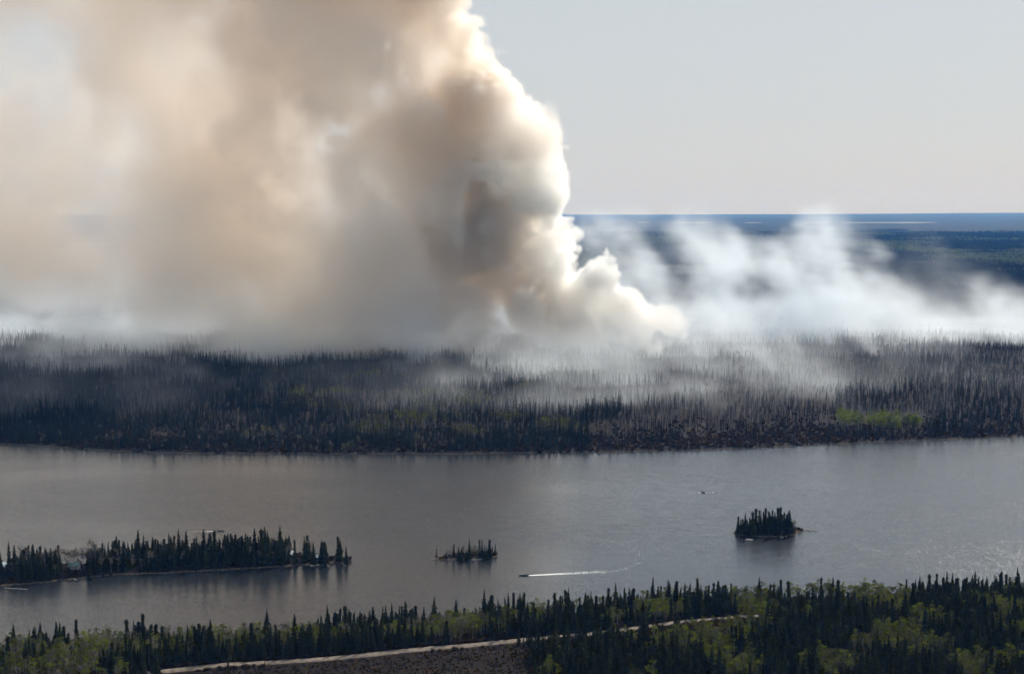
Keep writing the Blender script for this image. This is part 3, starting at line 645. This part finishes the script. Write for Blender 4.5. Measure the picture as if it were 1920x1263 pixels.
person(g1[0]+1.5, g1[1]-.5, .1, bm_['dark_jacket'], 'passenger in dark clothing behind the person steering the dark motorboat', rz=math.radians(94))
b2, g2 = boat(414, 995, math.radians(-8), 6.0, bm_['dark_boat_hull'], 'small dark motorboat running right behind the wooded point', False)
person(g2[0]-1.6, g2[1]+.2, .05, bm_['dark_jacket'], 'person in dark clothing seated in the boat behind the wooded point', rz=math.radians(-98))
b3, g3 = boat(1319, 923, math.radians(-60), 5.0, bm_['dark_boat_hull'], 'tiny open boat out on the water left of the round island', False)
person(g3[0]-.2, g3[1], .2, bm_['dark_jacket'], 'person standing in the tiny open boat near the far shore', True, rz=math.radians(-60))

# foam of the wakes: many small flecks lying on the water
foam = mat('foam', (.82, .82, .78), .6, .4)
def wake(path, n, w0, w1, size, label, fade=1.0, skip=.0):
    P_ = np.array([gz(x, y)[:2] for x, y in path]); seg = np.hypot(*np.diff(P_, axis=0).T); cum = np.concatenate([[0], np.cumsum(seg)])
    V = []; Fc = []
    for _ in range(n):
        t_ = rng.random()**(1+fade); s_ = t_*cum[-1]; x = np.interp(s_, cum, P_[:, 0]); y = np.interp(s_, cum, P_[:, 1])
        x2 = np.interp(s_+2, cum, P_[:, 0]); y2 = np.interp(s_+2, cum, P_[:, 1]); d = np.array([x2-x, y2-y])
        if np.hypot(*d) < .1: continue
        d /= np.hypot(*d); nrm = np.array([-d[1], d[0]]); w = w0+(w1-w0)*t_
        k = rng.normal(0, .35)
        if rng.random() < .5: k = rng.choice([-1, 1])*rng.uniform(.75, 1)
        c = np.array([x, y])+nrm*w*k; a_ = size*rng.uniform(.3, 1.3)*(1-.5*t_); b_ = a_*rng.uniform(.3, .6); b0 = len(V); m_ = 6
        for q_ in range(m_):
            an = 2*math.pi*q_/m_; r_ = rng.uniform(.7, 1.2); v_ = c+d*a_*math.cos(an)*r_+nrm*b_*math.sin(an)*r_; V.append((v_[0], v_[1], .10+.0005*(_ % 90)))
        Fc.append(tuple(range(b0, b0+m_)))
    tag(mesh_obj('wake_foam', V, Fc, foam), label, 'wake', kind='stuff')
wake([(990, 1078.6), (1040, 1076), (1090, 1073.5), (1138, 1071.5)], 1300, .6, 3.6, .8, 'white foam wake streaming behind the dark motorboat', 1.5)
wake([(1140, 1071.3), (1158, 1069), (1174, 1065), (1187, 1060), (1196, 1054), (1200, 1047), (1200, 1040), (1194, 1033), (1182, 1026), (1166, 1020), (1145, 1014), (1120, 1010), (1080, 1006), (1040, 1003), (960, 1001)], 260, 2.2, 4.5, .32, 'faint curved trail of foam left by the turning motorboat', .6)
wake([(408, 995.3), (385, 996), (352, 996.5)], 70, .4, 1.2, .6, 'white foam wake behind the boat beyond the wooded point', .5)
wake([(1340, 922.5), (1319, 923.5), (1290, 923.8), (1300, 924)], 26, .5, 1.4, .8, 'thin foam streak beside the tiny open boat', 0)

# ------------------------------------------------------------------ far shore forest
BURN = lambda u, v: u > 1130+n2(u, v, 120, 31)*120 and v > 690
far_pts = {'far_spruce': [], 'snag': [], 'scorched': [], 'aspen': [], 'aspen_dull': [], 'bare': []}
lone = []
yy = 1480.0
while yy < 3120:
    st = 5.6+(yy-1500)/1500*3.4; half = yy*.42
    xs = np.arange(-half, half, st); x = xs+rng.uniform(-st*.55, st*.55, len(xs)); y = yy+rng.uniform(-st*.55, st*.55, len(xs))
    yf = np.interp(x, FAR[:, 0], FAR[:, 1]); hgt = height(x, y)
    ap = n2(x, y, 55, 33)+.5*n2(x, y, 20, 34); gap = n2(x, y, 60, 35)+.6*n2(x, y, 25, 36)
    for k in range(len(x)):
        if y[k] < yf[k]+2 or hgt[k] < .8: continue
        u, v = px(x[k], y[k], hgt[k]); burnt = u > 1100+130*float(n2(x[k], y[k], 90, 37)) and v > 640
        dsh = y[k]-yf[k]
        if burnt:
            if gap[k] > .1 and rng.random() < .75 and u < 1600: continue
            r_ = rng.random(); kd = 'snag' if r_ < .62 else 'scorched' if r_ < .88 else 'far_spruce'
            if u > 1560: kd = 'scorched' if r_ < .34 else 'snag' if r_ < .46 else 'far_spruce'
            if ap[k] > .55 and rng.random() < .5: kd = 'bare'
            s = .38+.6*rng.random()**1.4+(.3 if rng.random() < .07 else 0)
        else:
            kd = 'far_spruce'; s = (.42+.5*rng.random()**1.6)*(1+.35*float(n2(x[k], y[k], 45, 44)))
            if rng.random() < .06: s *= 1.35
            if gap[k] > .75: continue
            if ap[k] > .5 and rng.random() < .55 and 450 < u: kd = 'aspen' if ap[k] > .85 else 'aspen_dull'; s = rng.uniform(.6, 1.0)
            elif rng.random() < .03: kd = 'bare'; s = rng.uniform(.5, .9)
        if 1565 < u < 1735 and 775 < v < 812 : continue
        far_pts[kd].append((x[k], y[k], hgt[k]-.3, s, rng.uniform(0, 6.28), int(rng.integers(len(P[kd])))))
    yy += st
# nearest burnt trunks as things
sn = sorted(far_pts['snag'], key=lambda r: r[1]-.0*r[0])[:220]; keep = set(map(id, sn))
far_pts['snag'] = [r for r in far_pts['snag'] if id(r) not in keep]
for r in sn:
    u, v = px(r[0], r[1], r[2]); w_ = 'left' if u < 1250 else 'middle' if u < 1500 else 'right'
    single('snag', r[0], r[1], r[2], r[3], r[4], r[5], f'charred bare trunk near the far water edge, {w_} part of the burnt slope', 'burnt tree', f'charred trunks on the {w_} of the burnt slope', 'burnt_tree')
print('far', {k: len(v) for k, v in far_pts.items()})
LBL = {'far_spruce': ('far_spruce_forest', 'dense dark spruce forest on the far shore'), 'snag': ('burnt_forest', 'mass of charred bare trunks on the smoking slope'), 'scorched': ('scorched_forest', 'scorched brown spruces on the burnt slope of the far shore'), 'aspen': ('far_aspen_wood', 'scattered olive green aspens in the far shore forest'), 'aspen_dull': ('far_birch_wood', 'patches of dull olive birches in the far shore forest'), 'bare': ('far_bare_wood', 'leafless grey brown trees in the far shore forest')}
for kd, pts in far_pts.items(): scatter(LBL[kd][0], LBL[kd][1], 'forest', [p_[2] for p_ in P[kd]], pts)
# the bright green stand spared by the fire
k = 0
for _ in range(60):
    u = rng.uniform(1572, 1728); v = 806+rng.uniform(-11, 3)+(u-1650)*.02; g_ = gz(u, v, 6); z_ = float(height(g_[0], g_[1])); vv_ = int(rng.integers(3))
    top = 757+10*abs(float(n2(u, v, 14, 41)))+max(0, (u-1700)*.5)
    hh_ = atY(u, top+rng.uniform(0, 12), g_[1])[2]-z_
    side = 'left' if u < 1620 else 'middle' if u < 1680 else 'right'
    single('aspen_bright', g_[0], g_[1], z_, max(.6, min(1.5, hh_/13)), rng.uniform(0, 6.28), vv_, f'bright yellow-green aspen, {side} of the unburnt clump on the far shore', 'aspen tree', f'bright aspens in the {side} of the unburnt clump', 'aspen_tree')
# scrub of the far shore
pts = []
for _ in range(9000):
    x = rng.uniform(-700, 700); d = abs(rng.normal(0, 60)); y = np.interp(x, FAR[:, 0], FAR[:, 1])+2+d
    pts.append((x, y, float(height(x, y)), rng.uniform(.5, 1.5), rng.uniform(0, 6.28), int(rng.integers(3))))
scatter('far_scrub', 'low brown scrub along the far water edge', 'scrub', [b_[2] for b_ in P['bush']], pts)

# ------------------------------------------------------------------ endless forest beyond
def clump(seed, leafm, round_=False, n=46, half=46):
    rr = random.Random(seed); V = []; Fc = []
    for _ in range(n):
        x, y = rr.uniform(-half, half), rr.uniform(-half, half); h_ = rr.uniform(9, 19) if not round_ else rr.uniform(8, 13); r_ = rr.uniform(2.0, 3.4) if not round_ else rr.uniform(3.2, 5.5); b = len(V)
        if round_:
            for (zf, rf) in ((.2, .5), (.5, 1), (.8, .75)):
                for j in range(5): a = 1.2566*j+rr.uniform(-.3, .3); q_ = r_*rf*rr.uniform(.75, 1.2); V.append((x+q_*math.cos(a), y+q_*math.sin(a), h_*zf))
            V.append((x, y, h_))
            for l_ in range(2):
                for j in range(5): Fc.append((b+l_*5+j, b+l_*5+(j+1) % 5, b+l_*5+5+(j+1) % 5, b+l_*5+5+j))
            for j in range(5): Fc.append((b+10+j, b+10+(j+1) % 5, b+15))
        else:
            for j in range(4): a = 1.5708*j+rr.uniform(-.4, .4); V.append((x+r_*math.cos(a), y+r_*math.sin(a), -.5))
            V.append((x, y, h_))
            for j in range(4): Fc.append((b+j, b+(j+1) % 4, b+4))
    return mesh_obj('tree_clump', V, Fc, leafm, lk=False)
nf = mat('distant_needles', (.014, .020, .013), .9, .05, .3, .02); lf = mat('distant_leaves', (.062, .076, .020), .9, .05, .3, .02)
cl = [clump(s_, nf) for s_ in (1, 2, 3)]; cr_ = [clump(s_, lf, True) for s_ in (4, 5)]
pd, pg = [], []
yy = 3330.0
while yy < 14000:
    st = 70+(yy-3400)/10600*130; xs = np.arange(-yy*.42, yy*.42, st); x = xs+rng.uniform(-st*.4, st*.4, len(xs)); y = yy+rng.uniform(-st*.4, st*.4, len(xs)); hgt = height(x, y)
    gp = n2(x, y*.55, 420, 51)+.6*n2(x, y*.6, 150, 52)
    for k in range(len(x)):
        if hgt[k] < .8: continue
        (pg if gp[k] > .38 else pd).append((x[k], y[k], hgt[k], st/80*rng.uniform(.9, 1.1) if st > 80 else 1, rng.uniform(0, 6.28), int(rng.integers(3 if gp[k] <= .38 else 2))))
    yy += st
scatter('endless_spruce_forest', 'dark spruce forest stretching to the horizon', 'forest', cl, pd)
scatter('endless_aspen_wood', 'green bands of aspen woodland in the forest towards the horizon', 'forest', cr_, pg)

# ------------------------------------------------------------------ smoke
rsm = np.random.default_rng(77)
def up3(a, n, ax):
    m_ = a.shape[ax]; t_ = np.linspace(0, m_-1.001, n); i = t_.astype(int); f = t_-i; f = .5*f+.5*f*f*(3-2*f)
    sh = [1, 1, 1]; sh[ax] = n; f = f.reshape(sh).astype(np.float32); return np.take(a, i, ax)*(1-f)+np.take(a, i+1, ax)*f
def n3(shape, vox, cell, st=(1, 1, 1)):
    """smooth isotropic noise: white noise blurred on a coarse lattice, then enlarged"""
    f = 2.6; m_ = [max(6, int(shape[k]*vox[k]/(cell*st[k]/f))+3) for k in range(3)]
    if any(m_[k] > shape[k] for k in range(3)):
        m_ = [min(max(3, int(shape[k]*vox[k]/(cell*st[k]))+2), shape[k]) for k in range(3)]; a = rsm.random(m_).astype(np.float32)*2-1
    else:
        a = rsm.normal(size=m_); g = np.ones(m_)
        for k in range(3):
            q_ = np.fft.fftfreq(m_[k]); sh = [1, 1, 1]; sh[k] = m_[k]; g = g*np.exp(-2*(math.pi*q_*1.05)**2).reshape(sh)
        a = np.fft.ifftn(np.fft.fftn(a)*g).real; a = np.clip(a/a.std()*.40, -1.1, 1.1).astype(np.float32)
    for ax_ in range(3): a = up3(a, shape[ax_], ax_)
    return a
def volume(name, lo, hi, n, dens, material, label):
    me_ = bpy.data.meshes.new(name+'_data'); me_.vertices.add(dens.size)
    at = me_.attributes.new('dens', 'FLOAT', 'POINT'); at.data.foreach_set('value', dens.astype(np.float32).ravel())
    car = bpy.data.objects.new(name+'_data', me_)
    ng = bpy.data.node_groups.new(name, 'GeometryNodeTree')
    ng.interface.new_socket('Geometry', in_out='INPUT', socket_type='NodeSocketGeometry'); ng.interface.new_socket('Geometry', in_out='OUTPUT', socket_type='NodeSocketGeometry')
    d = ng.nodes; K_ = ng.links.new; go = d.new('NodeGroupOutput'); oi = d.new('GeometryNodeObjectInfo'); oi.inputs[0].default_value = car
    vc = d.new('GeometryNodeVolumeCube'); vc.inputs['Min'].default_value = tuple(map(float, lo)); vc.inputs['Max'].default_value = tuple(map(float, hi))
    for k, a in enumerate('XYZ'): vc.inputs['Resolution '+a].default_value = int(n[k])
    ps = d.new('GeometryNodeInputPosition'); sx = d.new('ShaderNodeSeparateXYZ'); K_(ps.outputs[0], sx.inputs[0]); idx = None
    for k, stride in enumerate((n[1]*n[2], n[2], 1)):
        mr = d.new('ShaderNodeMapRange'); K_(sx.outputs[k], mr.inputs[0]); mr.inputs[1].default_value = float(lo[k]); mr.inputs[2].default_value = float(hi[k]); mr.inputs[3].default_value = 0; mr.inputs[4].default_value = n[k]-1
        fi = d.new('FunctionNodeFloatToInt'); fi.rounding_mode = 'ROUND'; K_(mr.outputs[0], fi.inputs[0])
        mm = d.new('FunctionNodeIntegerMath'); mm.operation = 'MULTIPLY_ADD'; K_(fi.outputs[0], mm.inputs[0]); mm.inputs[1].default_value = int(stride)
        if idx is not None: K_(idx, mm.inputs[2])
        else: mm.inputs[2].default_value = 0
        idx = mm.outputs[0]
    si = d.new('GeometryNodeSampleIndex'); si.data_type = 'FLOAT'; si.domain = 'POINT'; K_(oi.outputs['Geometry'], si.inputs[0])
    na = d.new('GeometryNodeInputNamedAttribute'); na.data_type = 'FLOAT'; na.inputs[0].default_value = 'dens'
    K_(na.outputs[0], si.inputs['Value']); K_(idx, si.inputs['Index']); K_(si.outputs[0], vc.inputs['Density'])
    smn = d.new('GeometryNodeSetMaterial'); smn.inputs['Material'].default_value = material; K_(vc.outputs[0], smn.inputs[0]); K_(smn.outputs[0], go.inputs[0])
    bm2 = bpy.data.meshes.new(name); o = link(bpy.data.objects.new(name, bm2)); bm2.materials.append(material)
    md = o.modifiers.new('smoke', 'NODES'); md.node_group = ng; tag(o, label, 'smoke', kind='stuff'); return o
def smoke_mat(name, k, col, an, col2=None):
    m_ = bpy.data.materials.new(name); m_.use_nodes = True; t_ = m_.node_tree; t_.nodes.clear(); out = t_.nodes.new('ShaderNodeOutputMaterial'); p_ = t_.nodes.new('ShaderNodeVolumePrincipled')
    p_.inputs['Color'].default_value = (*col, 1); p_.inputs['Density'].default_value = k; p_.inputs['Anisotropy'].default_value = an; t_.links.new(p_.outputs[0], out.inputs['Volume'])
    if col2:     # sooty brown smoke mixed with clean white steam
        g_ = t_.nodes.new('ShaderNodeNewGeometry'); z_ = t_.nodes.new('ShaderNodeTexNoise'); z_.inputs['Scale'].default_value = .0045; z_.inputs['Detail'].default_value = 2
        r_ = t_.nodes.new('ShaderNodeValToRGB'); t_.links.new(g_.outputs['Position'], z_.inputs[0]); sx_ = t_.nodes.new('ShaderNodeVectorMath'); sx_.operation = 'DOT_PRODUCT'; sx_.inputs[1].default_value = (-.00010, 0, .00042); t_.links.new(g_.outputs['Position'], sx_.inputs[0])
        ad_ = t_.nodes.new('ShaderNodeMath'); ad_.operation = 'ADD'; t_.links.new(z_.outputs[0], ad_.inputs[0]); t_.links.new(sx_.outputs['Value'], ad_.inputs[1])
        t_.links.new(ad_.outputs[0], r_.inputs[0]); t_.links.new(r_.outputs[0], p_.inputs['Color'])
        r_.color_ramp.elements[0].position = .47; r_.color_ramp.elements[0].color = (*col, 1); r_.color_ramp.elements[1].position = .70; r_.color_ramp.elements[1].color = (*col2, 1)
    return m_
def puff_field(lo, hi, n, puffs, Y0, blend, seed=2, jitter=40):
    rg = np.random.default_rng(seed); ax_ = [np.linspace(lo[k], hi[k], n[k], dtype=np.float32) for k in range(3)]; d = np.full(n, 1e3, np.float32)
    for (x, y, r, *ex) in puffs:
        Y = Y0+rg.uniform(-jitter, jitter)+r*.3+(ex[0] if ex else 0); c = atY(x, y, Y); R_ = r*Y/F
        dd = np.sqrt(((ax_[0]-c[0])**2)[:, None, None]+((ax_[1]-c[1])**2)[None, :, None]+((ax_[2]-c[2])**2)[None, None, :])-R_
        h_ = np.clip(.5+.5*(d-dd)/blend, 0, 1); d = d*(1-h_)+dd*h_-blend*h_*(1-h_)
    return d
# the great plume
lo = np.array([-1500., 1980., 0.]); hi = np.array([340., 2700., 1120.]); n = [int(a/b) for a, b in zip(hi-lo, (3.3, 7.0, 3.3))]; vox = (hi-lo)/n
PUFFS = [(20, 50, 190), (110, 150, 170), (430, 440, 170), (300, 330, 190), (430, 60, 210), (330, -40, 180), (520, 250, 170), (1243, 603, 34), (1222, 580, 22), (1195, 620, 36), (1135, 615, 52), (1112, 500, 34), (1085, 545, 52), (1040, 590, 85), (1000, 500, 85), (1030, 450, 52), (950, 500, 100), (940, 400, 90), (975, 350, 66), (945, 285, 84), (930, 225, 60), (895, 190, 54), (860, 330, 110), (800, 450, 150), (760, 300, 160), (790, 150, 120), (845, 60, 62), (760, 10, 125), (690, 560, 120),
         (600, 100, 200), (600, 420, 190), (420, 500, 150), (400, 250, 220), (220, 430, 170), (150, 180, 220), (0, 380, 190), (660, -170, 210), (380, -150, 250), (80, -150, 260), (500, -420, 300), (-230, 120, 280), (-150, -400, 340), (-250, 450, 200), (600, 600, 100), (800, 620, 85), (480, 620, 66), (950, 640, 60), (100, 520, 100), (330, 570, 80), (700, 650, 56), (850, 665, 36), (885, 600, 80), (920, 590, 60), (30, 520, 140), (-60, 600, 90), (20, 340, 170), (-120, 420, 170), (250, 640, 40), (420, 655, 46), (640, 668, 40), (760, 672, 36), (1050, 655, 40), (560, 665, 36)]
ax_ = [np.linspace(lo[k], hi[k], n[k], dtype=np.float32) for k in range(3)]
wx, wy, wz = (n3(n, vox, 230)*30+n3(n, vox, 90)*16 for _ in range(3))
d_ = np.full(n, 1e3, np.float32); rg = np.random.default_rng(2); CX = ax_[0][:, None, None]+wx; CY = ax_[1][None, :, None]+wy; CZ = ax_[2][None, None, :]+wz
for (x, y, r) in PUFFS:
    Y = 2390+rg.uniform(-85, 70)+r*.25-(60 if x < 1000 and y > 450 else 0); c = atY(x, y, Y); R_ = r*Y/F
    dd = np.sqrt((CX-c[0])**2+(CY-c[1])**2+(CZ-c[2])**2)-R_
    h_ = np.clip(.5+  .5*(d_-dd)/11, 0, 1); d_ = d_*(1-h_)+dd*h_-11*h_*(1-h_)
del wx, wy, wz, CX, CY, CZ
xx0 = ax_[0][:, None, None]; b_ = np.zeros(n, np.float32)
for cell, a in ((300, 22), (165, 26), (88, 28), (46, 23), (25, 15), (13, 9), (7, 4)): b_ += a*(.75-2*np.abs(n3(n, vox, cell)))
d_ = d_+b_*(.78-.14*sm((-xx0-100)/500))-18-22*sm((-xx0-150)/600)
xx_ = ax_[0][:, None, None]
for (x, y, r, Y) in ((985, 585, 62, 2320), (1165, 590, 62, 2345), (1120, 555, 56, 2370), (1205, 612, 48, 2330), (1080, 620, 60, 2320), (1250, 615, 34, 2325), (1240, 598, 42, 2330), (1222, 580, 22, 2320), (1112, 503, 34, 2350), (1195, 625, 36, 2310), (1075, 440, 34, 2400)):       # fresh puffs out in front
    c = atY(x, y, Y); d_ = np.minimum(d_, np.sqrt(((ax_[0]-c[0])**2)[:, None, None]+((ax_[1]-c[1])**2)[None, :, None]+((ax_[2]-c[2])**2)[None, None, :])-r*Y/F+.34*b_)
edge = 6.5+70*sm((40-xx_)/1000)                    # crisp at the rising front, soft downwind
den = np.clip(-d_/edge, 0, 1)*np.clip(1+1.2*n3(n, vox, 260)+.9*n3(n, vox, 120)+.6*n3(n, vox, 55)+.3*n3(n, vox, 25), .08, 2.6)
for (x, y, r) in ((600, 345, 52), (640, 390, 40)):        # thinner windows the light comes through
    c = atY(x, y, 2390); q2 = ((ax_[0]-c[0])**2)[:, None, None]/(r*.95)**2+((ax_[2]-c[2])**2)[None, None, :]/(r*.95)**2+((ax_[1]-c[1]+60)**2)[None, :, None]/260**2
    den *= 1-.6*np.exp(-q2)
den *= (.36+.64*sm((xx_+900)/900))
low_ = sm((-xx_-430)/260); zz_ = ax_[2][None, None, :]; den *= 1-.62*sm((60-xx_)/200)*(1-sm((zz_-20)/280))
den *= 1-low_*(1-.10-.90*sm((zz_-40-60*n3(n, vox, 200))/130))
den *= 1+1.5*sm((xx_+330)/330)
den[den < .012] = 0
volume('smoke_plume', lo, hi, n, den, smoke_mat('thick_smoke', .027, (.9993, .995, .982), .66, (.989, .950, .902)), 'towering brown and cream smoke plume rising behind the far forest'); del d_, b_, den

# low smoke creeping through the far forest and the blue-white wisps on the right
lo = np.array([-1250., 1640., 0.]); hi = np.array([1350., 3250., 330.]); n = [int((hi[0]-lo[0])/7.5), int((hi[1]-lo[1])/8), int((hi[2]-lo[2])/4.5)]; vox = (hi-lo)/n
W = [(1350, 545, 105), (1540, 560, 95), (1690, 585, 75), (1190, 560, 95), (1850, 610, 60), (1890, 600, 50), (1850, 590, 52), (1800, 590, 55), (1810, 545, 30), (1740, 570, 52), (1765, 525, 24), (1650, 575, 60), (1600, 530, 50), (1560, 490, 50), (1500, 480, 42), (1530, 445, 26), (1450, 510, 60), (1400, 570, 60), (1350, 470, 46), (1300, 450, 46), (1150, 440, 40), (1250, 560, 60), (1205, 520, 34), (1320, 600, 55), (1500, 590, 60), (1700, 620, 40), (1560, 600, 50)]
d_ = puff_field(lo, hi, n, W, 2650, 40, 4, 120)
def shear(a, k):
    for z_ in range(a.shape[2]): a[:, :, z_] = np.roll(a[:, :, z_], -int(k*z_), 0)
    return a
b_ = np.zeros(n, np.float32)
for cell, a in ((150, 46), (70, 34), (34, 20), (18, 11)): b_ += a*shear(n3(n, vox, cell, (1, 1, 1.1)), .2)
wis = 1.9*np.clip(-(d_+b_*1.1-14)/75, 0, 1)**1.2*np.clip(.6+.8*shear(n3(n, vox, 80, (1, 1, 1.1)), .2)+.6*shear(n3(n, vox, 32, (.9, .9, 1.2)), .25)+.3*n3(n, vox, 16), .05, 2)
ax_ = [np.linspace(lo[k], hi[k], n[k], dtype=np.float32) for k in range(3)]
X2, Y2 = np.meshgrid(ax_[0], ax_[1], indexing='ij'); gh = height(X2, Y2).astype(np.float32); gh = np.maximum(gh, 0)
yf2 = np.interp(X2, FAR[:, 0], FAR[:, 1]); dsh = Y2-yf2
za = ax_[2][None, None, :]-gh[:, :, None]
cover = sm((Y2-2340+300*sm((160-X2)/250)+n2(X2, Y2, 200, 61)*110)/260)*(1-.5*sm((Y2-2950)/200))                         # thick behind
fire = np.exp(-((X2-330)/300)**2)*sm((dsh-80)/240)*.38+np.exp(-((X2-80)/190)**2)*sm((dsh-150)/250)*.8
left = (.30*np.exp(-((X2+200)/260)**2)*sm((dsh-330)/200))+.22*sm((-250-X2)/300)*sm((dsh-60)/200)
layer = (cover*(1.35+1.1*sm((100-X2)/300))+fire+left)[:, :, None]*np.exp(-np.maximum(za, 0)/(24+44*np.clip(n2(X2, Y2, 170, 63)+.2, 0, 1)[:, :, None]))*np.clip(.25+1.0*n3(n, vox, 130, (1, 1, .5))+.9*n3(n, vox, 55, (1, 1, .8))+.5*n3(n, vox, 24), .0, 2)
tot = wis*1.0+layer*1.15
# smouldering spots, each sending up a short leaning puff
for (x, y, Y, r) in ((1172, 706, 2270, 13), (1228, 694, 2330, 11), (1420, 660, 2520, 17), (1325, 722, 2190, 10), (1060, 690, 2350, 14), (1275, 668, 2460, 14), (1500, 700, 2300, 10), (1120, 730, 2110, 8), (1640, 690, 2350, 14), (1255, 770, 1920, 7), (1450, 745, 2050, 9), (1560, 665, 2480, 15), (960, 700, 2290, 12)):
    c = atY(x, y, Y); g0 = float(height(c[0], Y))
    for q_ in range(5):
        cx_, cz_, rr_ = c[0]-q_*r*.65, max(g0, 0)+10+q_*r*.75, r*(.55+.22*q_); e2 = ((ax_[0]-cx_)**2)[:, None, None]+((ax_[1]-Y)**2)[None, :, None]+((ax_[2]-cz_)**2)[None, None, :]
        tot += (2.6/(1+.7*q_))*np.exp(-e2/rr_**2)
tot[np.broadcast_to(za, tot.shape) < -6] = 0; tot[tot < .012] = 0
volume('ground_smoke', lo, hi, n, tot, smoke_mat('thin_smoke', .0088, (.92, .965, 1.0), .45), 'pale blue-white smoke drifting low over the burning far forest'); del d_, b_, wis, layer, tot

# ------------------------------------------------------------------ air
hz_m = bpy.data.materials.new('air'); hz_m.use_nodes = True; t_ = hz_m.node_tree; t_.nodes.clear(); out = t_.nodes.new('ShaderNodeOutputMaterial'); pv = t_.nodes.new('ShaderNodeVolumePrincipled')
pv.inputs['Color'].default_value = (.12, .38, .95, 1); pv.inputs['Absorption Color'].default_value = (1, 1, 1, 1); pv.inputs['Density'].default_value = 2.4e-5; pv.inputs['Anisotropy'].default_value = 0.0; t_.links.new(pv.outputs[0], out.inputs['Volume'])
hb = MB().box(-62000, 62000, -2000, 62000, -8, 900); tag(hb.build('haze', hz_m), 'thin blue air between the viewer and the horizon', 'haze', kind='stuff')
